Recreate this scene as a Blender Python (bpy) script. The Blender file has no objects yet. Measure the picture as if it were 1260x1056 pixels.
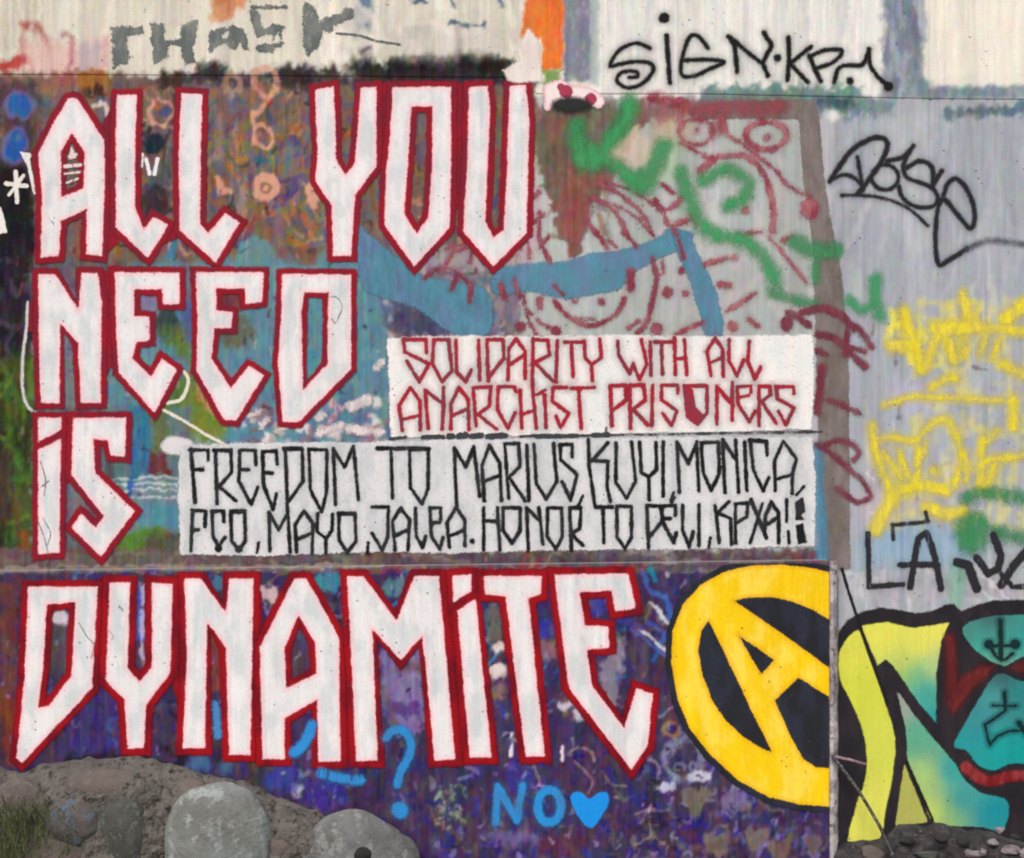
import bpy, math, random
import numpy as np

# ------------------------------------------------------------------ camera, sky, sun, exposure
S = 0.0032                     # metres per photo pixel on the main wall plane (y = 0)
CX, CY = 630.0, 528.0
ZC = (1150 - CY) * S           # eye height, the ground is z = 0
D = 5.0                        # metres from the wall
scene = bpy.context.scene
cam_data = bpy.data.cameras.new('camera')
cam = bpy.data.objects.new('camera', cam_data)
scene.collection.objects.link(cam)
cam.location = (0, -D, ZC)
cam.rotation_euler = (math.radians(90), 0, 0)
cam_data.sensor_width = 36
cam_data.lens = 36 * D / (1260 * S)
cam_data.clip_end = 500
cam_data.dof.use_dof = True     # the snapshot is a touch front-focused
cam_data.dof.focus_distance = 3.9
cam_data.dof.aperture_fstop = 4.2
scene.camera = cam
world = bpy.data.worlds.new('World')
scene.world = world
world.use_nodes = True
wn = world.node_tree.nodes
wl = world.node_tree.links
bg = wn['Background']
sky = wn.new('ShaderNodeTexSky')
sky.sky_type = 'NISHITA'
sky.sun_disc = False
sky.sun_elevation = math.radians(52)
sky.sun_rotation = math.radians(200)
sky.air_density = 1.0
sky.dust_density = 5.0
sky.ozone_density = 1.0
wl.new(sky.outputs[0], bg.inputs[0])
bg.inputs[1].default_value = 0.09
sun_d = bpy.data.lights.new('sun', 'SUN')
sun_d.energy = 1.5
sun_d.angle = math.radians(22)
sun_d.color = (1.0, 0.955, 0.90)
sun = bpy.data.objects.new('sun', sun_d)
scene.collection.objects.link(sun)
sun.rotation_euler = (math.radians(44), 0, math.radians(-20))
vs = scene.view_settings
vs.view_transform = 'Standard'
vs.look = 'None'
vs.exposure = 0.5
vs.gamma = 1
vs.use_curve_mapping = False
scene.cycles.transparent_max_bounces = 48
scene.cycles.max_bounces = 5
scene.cycles.filter_width = 1.9

# ------------------------------------------------------------------ helpers
rnd = random.Random(7)
rng = np.random.default_rng(11)


def lin(c):
    c = np.asarray(c, dtype=np.float64) / 255.0
    return np.where(c <= 0.04045, c / 12.92, ((c + 0.055) / 1.055) ** 2.4)


def P(px, py, d=0.0):
    """photo pixel -> world point at d metres in front of the wall plane"""
    k = (D - d) / D
    return ((px - CX) * S * k, -d, ZC + (CY - py) * S * k)


def link(o):
    scene.collection.objects.link(o)
    return o


def tag(o, label=None, cat=None, group=None, kind=None):
    if label: o['label'] = label
    if cat: o['category'] = cat
    if group: o['group'] = group
    if kind: o['kind'] = kind
    return o


def vnoise(h, w, cy, cx, seed):
    """smooth value noise in -1..1 on an h x w grid with cells cy x cx"""
    r = np.random.default_rng(seed)
    gh, gw = int(h / cy) + 3, int(w / cx) + 3
    g = r.uniform(-1, 1, (gh, gw))
    ys = np.arange(h) / cy
    xs = np.arange(w) / cx
    y0 = ys.astype(int); x0 = xs.astype(int)
    fy = ys - y0; fx = xs - x0
    fy = (fy * fy * (3 - 2 * fy))[:, None]; fx = (fx * fx * (3 - 2 * fx))[None, :]
    a = g[y0][:, x0]; b = g[y0][:, x0 + 1]; c = g[y0 + 1][:, x0]; d = g[y0 + 1][:, x0 + 1]
    return (a * (1 - fx) + b * fx) * (1 - fy) + (c * (1 - fx) + d * fx) * fy


def smooth_pts(pts, n=6, closed=False):
    p = [np.array(q, float) for q in pts]
    if len(p) < 3: return pts
    if closed: p = [p[-1]] + p + [p[0], p[1]]
    else: p = [2 * p[0] - p[1]] + p + [2 * p[-1] - p[-2]]
    out = []
    for i in range(1, len(p) - 2):
        for k in range(n):
            t = k / n
            a, b, c, d = p[i - 1], p[i], p[i + 1], p[i + 2]
            out.append(tuple(0.5 * ((2 * b) + (-a + c) * t + (2 * a - 5 * b + 4 * c - d) * t * t + (-a + 3 * b - 3 * c + d) * t ** 3)))
    out.append(tuple(p[-2]))
    return out


def sd_segs(X, Y, pts):
    d = np.full(X.shape, 1e9)
    for (ax, ay), (bx, by) in zip(pts[:-1], pts[1:]):
        dx, dy = bx - ax, by - ay
        L = dx * dx + dy * dy + 1e-9
        t = np.clip(((X - ax) * dx + (Y - ay) * dy) / L, 0, 1)
        d = np.minimum(d, (X - ax - t * dx) ** 2 + (Y - ay - t * dy) ** 2)
    return np.sqrt(d)


def sd_poly(X, Y, pts):
    q = list(pts) + [pts[0]]
    d = sd_segs(X, Y, q)
    ins = np.zeros(X.shape, bool)
    for (ax, ay), (bx, by) in zip(q[:-1], q[1:]):
        if ay == by: continue
        c = (ay > Y) != (by > Y)
        ins ^= c & (X < (bx - ax) * (Y - ay) / (by - ay) + ax)
    return np.where(ins, -d, d)


# shape operations: p polygon, ps smooth polygon, h hole, hs smooth hole, s stroke, ss smooth stroke, c disc, e ring, ef filled ellipse
def norm(ops):
    out = []
    for o in ops:
        k = o[0]
        if k == 'ss': out.append(('s', smooth_pts(o[1]), o[2]))
        elif k == 'ps': out.append(('p', smooth_pts(o[1], 5, True)))
        elif k == 'hs': out.append(('h', smooth_pts(o[1], 5, True)))
        elif k == 'e':
            _, x, y, rx, ry, w = o
            out.append(('s', [(x + rx * math.cos(a * math.tau / 22), y + ry * math.sin(a * math.tau / 22)) for a in range(23)], w))
        elif k == 'ef':
            _, x, y, rx, ry = o
            out.append(('p', [(x + rx * math.cos(a * math.tau / 22), y + ry * math.sin(a * math.tau / 22)) for a in range(22)]))
        else: out.append(o)
    return out


def bounds(ops):
    xs, ys = [], []
    for o in ops:
        if o[0] == 'p': xs += [q[0] for q in o[1]]; ys += [q[1] for q in o[1]]
        elif o[0] == 's':
            for q in o[1]: xs += [q[0] - o[2] / 2, q[0] + o[2] / 2]; ys += [q[1] - o[2] / 2, q[1] + o[2] / 2]
        elif o[0] == 'c': xs += [o[1] - o[3], o[1] + o[3]]; ys += [o[2] - o[3], o[2] + o[3]]
    return min(xs), min(ys), max(xs), max(ys)


def sdf(X, Y, ops):
    d = np.full(X.shape, 1e3)
    for o in ops:
        if o[0] == 'p': d = np.minimum(d, sd_poly(X, Y, o[1]))
        elif o[0] == 's': d = np.minimum(d, sd_segs(X, Y, o[1]) - o[2] / 2)
        elif o[0] == 'c': d = np.minimum(d, np.hypot(X - o[1], Y - o[2]) - o[3])
    for o in ops:
        if o[0] == 'h': d = np.maximum(d, -sd_poly(X, Y, o[1]))
    return d


def miter(pts, off):
    """polygon pushed outwards by off with pointed corners, as a brush follows them"""
    n = len(pts); A2 = sum(pts[i][0] * pts[(i + 1) % n][1] - pts[(i + 1) % n][0] * pts[i][1] for i in range(n))
    sg = 1 if A2 > 0 else -1
    out = []
    for i in range(n):
        a, b, c = np.array(pts[i - 1], float), np.array(pts[i], float), np.array(pts[(i + 1) % n], float)
        u = (b - a) / (np.linalg.norm(b - a) + 1e-9); v = (c - b) / (np.linalg.norm(c - b) + 1e-9)
        n1 = np.array([u[1], -u[0]]) * sg; n2 = np.array([v[1], -v[0]]) * sg
        m = n1 + n2; L = np.linalg.norm(m)
        m = n2 if L < 1e-3 else m / L
        k = min(1.55, 1 / max(0.3, float(m @ n2)))
        out.append(tuple(b + m * off * k))
    return out


def outline(ops, off):
    o2 = []
    for o in ops:
        o2.append(('p', miter(o[1], off)) if o[0] == 'p' else ('h', miter(o[1], -off)))
    return o2


# ------------------------------------------------------------------ materials
def nd(nt, t, **kw):
    n = nt.nodes.new(t)
    for k, v in kw.items(): setattr(n, k, v)
    return n


def mth(nt, op, a, b=None, clamp=False):
    n = nd(nt, 'ShaderNodeMath', operation=op, use_clamp=clamp)
    for i, v in enumerate((a, b)):
        if v is None: continue
        if isinstance(v, (int, float)): n.inputs[i].default_value = v
        else: nt.links.new(v, n.inputs[i])
    return n.outputs[0]


def mixc(nt, f, a, b, mode='MIX'):
    n = nd(nt, 'ShaderNodeMix', data_type='RGBA', blend_type=mode)
    for s, v in ((0, f), (6, a), (7, b)):
        if isinstance(v, (int, float)): n.inputs[s].default_value = v
        elif isinstance(v, (tuple, list, np.ndarray)): n.inputs[s].default_value = (*[float(q) for q in v[:3]], 1)
        else: nt.links.new(v, n.inputs[s])
    return n.outputs[2]


def pos(nt, sx, sy, sz):
    g = nd(nt, 'ShaderNodeNewGeometry')
    m = nd(nt, 'ShaderNodeVectorMath', operation='MULTIPLY')
    nt.links.new(g.outputs['Position'], m.inputs[0])
    m.inputs[1].default_value = (sx, sy, sz)
    return m.outputs[0]


def noise(nt, v, scale, detail=3, rough=0.55, col=False):
    n = nd(nt, 'ShaderNodeTexNoise')
    nt.links.new(v, n.inputs['Vector'])
    n.inputs['Scale'].default_value = scale
    n.inputs['Detail'].default_value = detail
    n.inputs['Roughness'].default_value = rough
    return n.outputs[1] if col else n.outputs[0]


def ramp(nt, f, a, b, lo=0.0, hi=1.0, smooth=True):
    n = nd(nt, 'ShaderNodeMapRange', interpolation_type='SMOOTHSTEP' if smooth else 'LINEAR')
    nt.links.new(f, n.inputs[0])
    for i, v in ((1, a), (2, b), (3, lo), (4, hi)): n.inputs[i].default_value = v
    return n.outputs[0]


def surface_group():
    """colour in -> weathered colour and bump, shared by the bare wall and every coat of paint on it"""
    g = bpy.data.node_groups.new('weathered_wall', 'ShaderNodeTree')
    for nm, io, t in (('Color', 'INPUT', 'NodeSocketColor'), ('Grime', 'INPUT', 'NodeSocketFloat'), ('Color', 'OUTPUT', 'NodeSocketColor'), ('Normal', 'OUTPUT', 'NodeSocketVector')):
        g.interface.new_socket(name=nm, in_out=io, socket_type=t)
    gi = g.nodes.new('NodeGroupInput'); go = g.nodes.new('NodeGroupOutput')
    v = pos(g, 1, 1, 1)
    vst = pos(g, 1, 1, 0.07)                       # stretched down the wall: board marks and run-off
    streak = noise(g, vst, 55, 3, 0.6)
    streak2 = noise(g, vst, 14, 3, 0.6)
    blot = noise(g, v, 26, 4, 0.6, True)
    fine = noise(g, v, 230, 3, 0.65)
    c = gi.outputs[0]
    big = ramp(g, noise(g, v, 1.7, 3, 0.6), 0.35, 0.65, 0.25, 1.1)
    k = mth(g, 'ADD', mth(g, 'MULTIPLY', ramp(g, streak, 0.3, 0.7, -0.11, 0.07, False), big), ramp(g, streak2, 0.3, 0.7, 0.95, 1.05, False))
    cmb = nd(g, 'ShaderNodeCombineColor')
    for i in range(3): g.links.new(k, cmb.inputs[i])
    c1 = mixc(g, gi.outputs[1], c, cmb.outputs[0], 'MULTIPLY')
    c1 = mixc(g, 0.16, c1, noise(g, v, 3.2, 4, 0.6), 'OVERLAY')
    c2 = mixc(g, 0.12, c1, blot, 'OVERLAY')
    f2 = ramp(g, fine, 0.3, 0.7, 0.84, 1.12, False)
    cf = nd(g, 'ShaderNodeCombineColor')
    for i in range(3): g.links.new(f2, cf.inputs[i])
    c3 = mixc(g, 0.7, c2, cf.outputs[0], 'MULTIPLY')
    # small dark pits and splashes
    vo = nd(g, 'ShaderNodeTexVoronoi', feature='F1'); g.links.new(v, vo.inputs['Vector']); vo.inputs['Scale'].default_value = 30
    pit = mth(g, 'MULTIPLY', ramp(g, vo.outputs['Distance'], 0.09, 0.14, 1, 0), ramp(g, noise(g, v, 9, 2), 0.50, 0.62, 0, 0.75))
    c4 = mixc(g, pit, c3, tuple(lin((70, 68, 72))))
    g.links.new(c4, go.inputs[0])
    h = mth(g, 'ADD', mth(g, 'MULTIPLY', streak, 0.6), mth(g, 'MULTIPLY', fine, 0.35))
    h = mth(g, 'SUBTRACT', h, mth(g, 'MULTIPLY', pit, 0.6))
    b = nd(g, 'ShaderNodeBump'); b.inputs['Strength'].default_value = 0.35; b.inputs['Distance'].default_value = 0.004
    g.links.new(h, b.inputs['Height'])
    g.links.new(b.outputs[0], go.inputs[1])
    return g


WG = surface_group()


def wall_material(name, grime=0.9, rough=0.85):
    m = bpy.data.materials.new(name); m.use_nodes = True; nt = m.node_tree
    bs = nt.nodes['Principled BSDF']
    at = nd(nt, 'ShaderNodeAttribute', attribute_name='paint')
    g = nd(nt, 'ShaderNodeGroup'); g.node_tree = WG
    nt.links.new(at.outputs['Color'], g.inputs[0]); g.inputs[1].default_value = grime
    nt.links.new(g.outputs[0], bs.inputs['Base Color']); nt.links.new(g.outputs[1], bs.inputs['Normal'])
    bs.inputs['Roughness'].default_value = rough
    bs.inputs['Specular IOR Level'].default_value = 0.12
    return m


_mats = {}


def paint(col, soft=1.0, rag=1.2, wear=0.0, edge=None, edge_w=5.0, edge_f=0.6, var=None, mist=0.0, grime=0.5, gloss=0.7, speck=0.0, op=1.0):
    """a coat of paint; attribute d is the distance in pixels to the drawn outline (negative inside)"""
    key = (tuple(col) if col != 'attr' else col, soft, rag, wear, edge, edge_w, edge_f, var, mist, grime, gloss, speck, op)
    if key in _mats: return _mats[key]
    m = bpy.data.materials.new('wall_paint'); m.use_nodes = True; nt = m.node_tree
    bs = nt.nodes['Principled BSDF']; out = nt.nodes['Material Output']
    at = nd(nt, 'ShaderNodeAttribute', attribute_name='d')
    v = pos(nt, 1, 1, 1)
    d = at.outputs['Fac']
    n1 = mth(nt, 'SUBTRACT', noise(nt, v, 22, 2), 0.5)
    n2 = mth(nt, 'SUBTRACT', noise(nt, v, 140, 2), 0.5)
    d = mth(nt, 'ADD', d, mth(nt, 'MULTIPLY', n1, rag * 3.2))
    dd = mth(nt, 'ADD', d, mth(nt, 'MULTIPLY', n2, rag * 2.2 + soft * 0.8))
    a = ramp(nt, dd, -soft, soft, 1, 0)
    if mist:
        a2 = ramp(nt, d, -2, 9, mist, 0)
        a = mth(nt, 'MAXIMUM', a, a2)
    if wear:
        vs_ = pos(nt, 1, 1, 0.25)
        w = noise(nt, vs_, 48, 4, 0.68)
        a = mth(nt, 'MULTIPLY', a, ramp(nt, w, 0.62 - 0.28 * wear, 0.70 - 0.14 * wear, 1, 1 - min(1, 0.45 + wear * 0.5)))
        # inverted so that wear grows where the noise is high
    if speck:
        sp = noise(nt, v, 120, 2, 0.7)
        a = mth(nt, 'MULTIPLY', a, ramp(nt, sp, 0.60, 0.68, 1, 1 - speck))
    if op < 1:
        a = mth(nt, 'MULTIPLY', a, ramp(nt, noise(nt, pos(nt, 1, 1, 0.35), 34, 4, 0.6), 0.3, 0.7, op - 0.22, min(1, op + 0.22)))
    if col == 'attr':
        ca = nd(nt, 'ShaderNodeAttribute', attribute_name='paint'); c = ca.outputs['Color']
    else:
        c = tuple(lin(col))
    if var is not None:
        c = mixc(nt, ramp(nt, noise(nt, pos(nt, 1, 1, 0.5), 13, 3), 0.42, 0.62, 0, 1), c, tuple(lin(var)))
    if edge is not None:
        c = mixc(nt, ramp(nt, dd, -edge_w, -0.3, 0, edge_f), c, tuple(lin(edge)))
    g = nd(nt, 'ShaderNodeGroup'); g.node_tree = WG
    if isinstance(c, tuple): g.inputs[0].default_value = (*c, 1)
    else: nt.links.new(c, g.inputs[0])
    g.inputs[1].default_value = grime
    nt.links.new(g.outputs[0], bs.inputs['Base Color']); nt.links.new(g.outputs[1], bs.inputs['Normal'])
    bs.inputs['Roughness'].default_value = gloss
    bs.inputs['Specular IOR Level'].default_value = 0.12
    nt.links.new(a, bs.inputs['Alpha'])
    _mats[key] = m
    return m


def simple(name, c1, c2, scale=8, rough=0.9, c3=None, bump=0.5, metal=0.0, dist=0.01):
    m = bpy.data.materials.new(name); m.use_nodes = True; nt = m.node_tree
    bs = nt.nodes['Principled BSDF']
    v = pos(nt, 1, 1, 1)
    c = mixc(nt, ramp(nt, noise(nt, v, scale, 5, 0.65), 0.38, 0.62), tuple(lin(c1)), tuple(lin(c2)))
    if c3 is not None: c = mixc(nt, ramp(nt, noise(nt, v, scale * 2.3, 4, 0.7), 0.52, 0.64), c, tuple(lin(c3)))
    nt.links.new(c, bs.inputs['Base Color'])
    b = nd(nt, 'ShaderNodeBump'); b.inputs['Strength'].default_value = bump; b.inputs['Distance'].default_value = dist
    nt.links.new(noise(nt, v, scale * 9, 5, 0.7), b.inputs['Height']); nt.links.new(b.outputs[0], bs.inputs['Normal'])
    bs.inputs['Roughness'].default_value = rough; bs.inputs['Metallic'].default_value = metal
    return m


# ------------------------------------------------------------------ meshes
def mesh_obj(name, verts, faces, mat, parent=None, smooth=False, attrs=()):
    me = bpy.data.meshes.new(name)
    verts = np.asarray(verts, dtype=np.float32); faces = np.asarray(faces, dtype=np.int32)
    me.vertices.add(len(verts)); me.vertices.foreach_set('co', verts.ravel())
    k = faces.shape[1]
    me.loops.add(faces.size); me.loops.foreach_set('vertex_index', faces.ravel())
    me.polygons.add(len(faces))
    me.polygons.foreach_set('loop_start', np.arange(0, faces.size, k, dtype=np.int32))
    me.update(calc_edges=True)
    if smooth: me.polygons.foreach_set('use_smooth', np.ones(len(faces), bool))
    for nm, typ, dat in attrs:
        at = me.attributes.new(nm, typ, 'POINT')
        at.data.foreach_set('value' if typ == 'FLOAT' else 'color', np.asarray(dat, dtype=np.float32).ravel())
    if mat: me.materials.append(mat)
    o = link(bpy.data.objects.new(name, me))
    if parent is not None: o.parent = parent
    return o


LAYER = [0]


def coat(name, ops, mat, parent, depth, step=2.0, off=0.0, clip=None, label=None, tint=None, margin=None, cull=None):
    """one painted mark as a thin sheet on the wall; ops are drawn shapes in photo pixels; off widens them"""
    ops = norm(ops)
    LAYER[0] += 1; depth += LAYER[0] * 8e-6        # every later coat lies a hair further out
    x0, y0, x1, y1 = bounds(ops)
    m = (margin if margin is not None else 4.0) + max(off, 0)
    x0 -= m; y0 -= m; x1 += m; y1 += m
    if clip: x0 = max(x0, clip[0]); y0 = max(y0, clip[1]); x1 = min(x1, clip[2]); y1 = min(y1, clip[3])
    nx = max(2, int(round((x1 - x0) / step)) + 1); ny = max(2, int(round((y1 - y0) / step)) + 1)
    xs = np.linspace(x0, x1, nx); ys = np.linspace(y0, y1, ny)
    X, Y = np.meshgrid(xs, ys)
    d = sdf(X, Y, ops) - off
    lim = margin if margin is not None else 3.0
    near = d < lim
    cell = near[:-1, :-1] | near[1:, :-1] | near[:-1, 1:] | near[1:, 1:]
    if cull is not None:
        cc = cull(0.5 * (X[:-1, :-1] + X[1:, 1:]), 0.5 * (Y[:-1, :-1] + Y[1:, 1:])); cell &= cc
    jj, ii = np.nonzero(cell)
    idx = lambda j, i: j * nx + i
    f = np.stack([idx(jj + 1, ii), idx(jj + 1, ii + 1), idx(jj, ii + 1), idx(jj, ii)], 1)
    used = np.unique(f); remap = np.full(nx * ny, -1); remap[used] = np.arange(len(used))
    k = (D - depth) / D
    V = np.stack([(X.ravel() - CX) * S * k, np.full(nx * ny, -depth), ZC + (CY - Y.ravel()) * S * k], 1)[used]
    attrs = [('d', 'FLOAT', d.ravel()[used])]
    if tint is not None:
        t = tint(X.ravel()[used], Y.ravel()[used]); attrs.append(('paint', 'FLOAT_COLOR', np.concatenate([t, np.ones((len(t), 1))], 1)))
    o = mesh_obj(name, V, remap[f], mat, parent, attrs=attrs)
    if label: o['label'] = label
    return o


# ------------------------------------------------------------------ the old paint under everything, laid into the walls' vertex colours
X0, Y0, X1, Y1 = -500, -420, 1760, 1200
CW, CH = X1 - X0, Y1 - Y0
C = np.zeros((CH, CW, 3))


def put(ops, col, soft=2.0, a=1.0, jag=0.0):
    ops = norm(ops)
    x0, y0, x1, y1 = bounds(ops)
    x0 = max(X0, int(x0 - soft - 4)); y0 = max(Y0, int(y0 - soft - 4)); x1 = min(X1, int(x1 + soft + 5)); y1 = min(Y1, int(y1 + soft + 5))
    if x1 <= x0 or y1 <= y0: return
    X, Y = np.meshgrid(np.arange(x0, x1), np.arange(y0, y1))
    d = sdf(X, Y, ops)
    if jag: d = d + JAG[y0 - Y0:y1 - Y0, x0 - X0:x1 - X0] * jag
    t = np.clip((soft - d) / (2 * soft), 0, 1); t = t * t * (3 - 2 * t) * a
    sl = C[y0 - Y0:y1 - Y0, x0 - X0:x1 - X0]
    sl[:] = sl * (1 - t[..., None]) + np.array(col, float) * t[..., None]


JAG = vnoise(CH, CW, 9, 7, 1) + 0.7 * vnoise(CH, CW, 4, 3, 2)


def rect(x0, y0, x1, y1, col, soft=3, a=1.0, jag=0.0):
    put([('p', [(x0, y0), (x1, y0), (x1, y1), (x0, y1)])], col, soft, a, jag)


def scrib(x0, y0, x1, y1, n, cols, w=(3, 9), L=(15, 60), a=(0.4, 0.9), vert=0.0, soft=1.6, curl=1.2):
    for _ in range(n):
        x = rnd.uniform(x0, x1); y = rnd.uniform(y0, y1)
        th = rnd.uniform(0, math.tau)
        if rnd.random() < vert: th = math.pi / 2 + rnd.gauss(0, 0.12)
        pts = [(x, y)]; ln = rnd.uniform(*L); bend = rnd.gauss(0, curl)
        if rnd.random() < vert: bend *= 0.15
        for k in range(7):
            x += math.cos(th) * ln / 7; y += math.sin(th) * ln / 7; th += bend / 4; pts.append((x, y))
        if vert < 1 or True:
            pts = [(min(max(p, x0), x1), min(max(q, y0), y1)) for p, q in pts]
        put([('s', pts, rnd.uniform(*w))], rnd.choice(cols), soft, rnd.uniform(*a), 1.0)


def canvas():
    C[:] = (180, 182, 188)
    # ---- top band, off-white panels and grey strips
    rect(X0, Y0, X1, 118, (222, 220, 208), 2)
    rect(X0, Y0, 640, 96, (214, 210, 196), 4)
    scrib(X0, Y0, X1, 100, 620, [(236, 233, 222), (205, 203, 196), (226, 224, 214), (214, 216, 216)], (3, 10), (50, 160), (0.25, 0.6), 1.0, 3)
    rect(736, -30, 1086, 118, (224, 226, 224), 3, 0.75)
    scrib(736, -60, 1086, 110, 90, [(205, 212, 214), (236, 234, 226), (214, 208, 214)], (2, 7), (40, 120), (0.3, 0.6), 1.0, 2)
    rect(692, -80, 734, 100, (138, 145, 156), 3)
    rect(725, -80, 738, 104, (176, 186, 184), 3, 0.7)
    rect(1086, -160, 1136, 150, (134, 143, 158), 5, 0.95, 2)
    scrib(1086, -90, 1134, 150, 16, [(120, 132, 150), (172, 178, 188), (96, 110, 128)], (3, 8), (30, 100), (0.4, 0.7), 1.0, 3)
    rect(1120, 100, 1290, 142, (128, 146, 154), 8, 0.95, 4)
    rect(1150, -60, 1290, 104, (232, 228, 216), 3, 0.85)
    # left top: reddish smears over cream
    for x in range(6, 60, 9): rect(x, -20, x + 3, 60, (176, 160, 140), 3, 0.4)
    put([('ss', [(-5, 82), (12, 78), (30, 75)], 14), ('ss', [(0, 100), (8, 88)], 10)], (178, 46, 44), 5, 0.8, 3)
    put([('ss', [(28, 30), (42, 28), (52, 45), (56, 58)], 9)], (166, 84, 80), 6, 0.7, 3)
    put([('ss', [(30, 30), (26, 60), (30, 95)], 7)], (172, 96, 90), 5, 0.6, 2)
    rect(28, 50, 135, 96, (218, 178, 172), 10, 0.75, 4)
    put([('ss', [(78, 40), (86, 45), (88, 66), (84, 98)], 7)], (158, 96, 112), 5, 0.65, 2)
    rect(96, 52, 122, 92, (186, 176, 186), 6, 0.7, 3); rect(124, 45, 132, 84, (206, 158, 162), 4, 0.6, 2)
    # orange patches
    put([('p', [(262, -30), (305, -30), (300, 8), (280, 22), (258, 32)])], (208, 132, 92), 4, 0.85, 3)
    put([('p', [(654, -40), (693, -40), (692, 86), (668, 88), (664, 50), (640, 42)])], (226, 124, 62), 3, 1, 2)
    rect(668, 86, 688, 104, (120, 152, 88), 4, 0.9, 2)
    put([('p', [(600, 72), (626, 74), (612, 84), (602, 80)])], (176, 98, 78), 3, 0.9, 1)
    rect(438, -40, 458, 36, (104, 128, 146), 4, 0.9, 1); rect(440, 56, 456, 92, (92, 100, 110), 4, 0.9, 2)
    put([('s', [(555, 26), (575, 30), (596, 30)], 7), ('s', [(555, -4), (560, 8)], 6), ('s', [(612, -6), (618, 6)], 6), ('s', [(505, -3), (520, 2)], 6), ('s', [(428, 14), (436, 20)], 7)], (84, 104, 128), 2.5, 0.95, 2.5)
    rect(500, 32, 528, 58, (172, 178, 174), 3, 0.8)
    scrib(390, -30, 640, 70, 60, [(232, 230, 220), (206, 200, 192), (196, 190, 186), (236, 226, 220)], (4, 12), (20, 70), (0.3, 0.6), 0.7, 3)
    # ---- left block, muddled layers of spray paint
    rect(X0, 96, 660, 330, (122, 100, 92), 5, 1, 3)
    rect(0, 90, 140, 118, (150, 116, 100), 9, 0.8, 4)
    scrib(X0, 100, 655, 340, 420, [(128, 104, 96), (104, 96, 104), (140, 112, 98), (92, 96, 118), (118, 92, 112), (126, 88, 64), (96, 104, 110)], (5, 14), (20, 90), (0.4, 0.75), 0.4, 3)
    scrib(0, 104, 480, 300, 190, [(196, 140, 120), (146, 96, 52), (88, 92, 126), (112, 84, 134), (70, 92, 108), (60, 50, 54), (154, 78, 64), (122, 122, 76)], (2.5, 6), (14, 50), (0.5, 0.9), 0.3, 1.6, 2.2)
    scrib(240, 104, 400, 300, 90, [(98, 100, 126), (96, 116, 122), (150, 104, 70), (128, 112, 132), (178, 140, 128)], (3, 9), (20, 80), (0.4, 0.7), 0.8, 2.5)
    scrib(130, 108, 655, 320, 170, [(184, 104, 52), (70, 84, 150), (158, 52, 52), (52, 44, 50), (196, 150, 126), (92, 70, 130), (60, 100, 120), (150, 130, 60)], (2, 5), (8, 34), (0.5, 0.9), 0.4, 1.4, 2)
    scrib(230, 150, 400, 300, 60, [(176, 108, 48), (120, 124, 60), (84, 70, 120)], (3, 8), (8, 30), (0.4, 0.8), 0.3, 2)
    # soot under the seam
    for x0, y0, w in ((622, 92, 16), (610, 84, 18), (575, 84, 24), (530, 82, 26), (500, 86, 24), (262, 86, 16), (350, 92, 16), (375, 93, 14), (448, 84, 13), (472, 90, 15), (500, 80, 17), (520, 84, 18), (545, 82, 20), (560, 76, 18), (590, 78, 22), (605, 90, 12), (405, 88, 12)):
        put([('ef', x0, y0, w * 1.15, w * 0.72)], (30, 28, 30), 8, 0.9, 4)
    rect(X0, 92, 240, 104, (96, 82, 76), 8, 0.6, 5)
    rect(200, 88, 640, 104, (52, 48, 48), 7, 0.75, 5)
    put([('ef', 540, 58, 34, 18), ('ef', 590, 52, 30, 16), ('ef', 505, 62, 20, 12)], (206, 202, 194), 12, 0.8, 3)
    put([('ef', 70, 100, 30, 10)], (170, 96, 92), 8, 0.5, 3)
    # salmon rings and blocks between the letters
    sal = (212, 158, 136)
    for o, a in ((('e', 326, 100, 14, 17, 8), 0.8), (('e', 285, 103, 10, 12, 7), 0.6), (('e', 323, 168, 12, 13, 5), 0.9), (('s', [(312, 140), (311, 176)], 5), 0.9), (('s', [(330, 118), (316, 142)], 5), 0.7),
                 (('ef', 327, 230, 17, 18), 0.95), (('p', [(264, 214), (286, 236), (268, 242)]), 0.95), (('ef', 384, 236, 9, 20), 0.9), (('e', 196, 138, 14, 16, 5), 0.8), (('s', [(180, 152), (214, 156)], 4), 0.7)):
        put([o], sal, 2, a, 1.5)
    put([('e', 327, 230, 5, 6, 3)], (130, 90, 90), 1.5, 0.8)
    put([('ef', 202, 138, 8, 7)], (70, 78, 116), 3, 0.9, 1)
    put([('ef', 188, 178, 13, 12)], (26, 40, 58), 3, 0.9, 2); put([('ef', 196, 212, 18, 15)], (88, 96, 98), 5, 0.8, 2)
    put([('ef', 192, 250, 20, 22)], (44, 36, 40), 5, 0.8, 4)
    put([('s', [(112, 132), (128, 128), (136, 162)], 5)], (222, 206, 196), 1.5, 0.85, 1)
    rect(560, 30, 566, 110, (120, 110, 110), 3, 0.3)
    put([('ef', 115, 98, 20, 13)], (170, 108, 48), 6, 0.8, 4); put([('ef', 118, 112, 13, 8)], (40, 30, 20), 4, 0.8, 3)
    put([('ef', 210, 98, 18, 8)], (60, 40, 40), 6, 0.7, 3)
    rect(0, 100, 46, 330, (72, 60, 66), 8, 0.85, 5)
    put([('ef', 25, 130, 20, 18)], (110, 106, 160), 3, 0.9, 2); put([('ef', 25, 130, 15, 14)], (44, 94, 160), 3, 0.95, 2)
    put([('ef', 18, 180, 16, 24)], (110, 106, 160), 3, 0.9, 2); put([('ef', 18, 180, 11, 19)], (42, 96, 162), 3, 0.95, 2)
    put([('p', [(-90, 200), (34, 205), (46, 310), (-90, 330)])], (26, 27, 30), 6, 0.95, 4)
    put([('p', [(202, 318), (212, 290), (220, 290), (212, 322)])], (70, 130, 170), 3, 0.9, 2)
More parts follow.
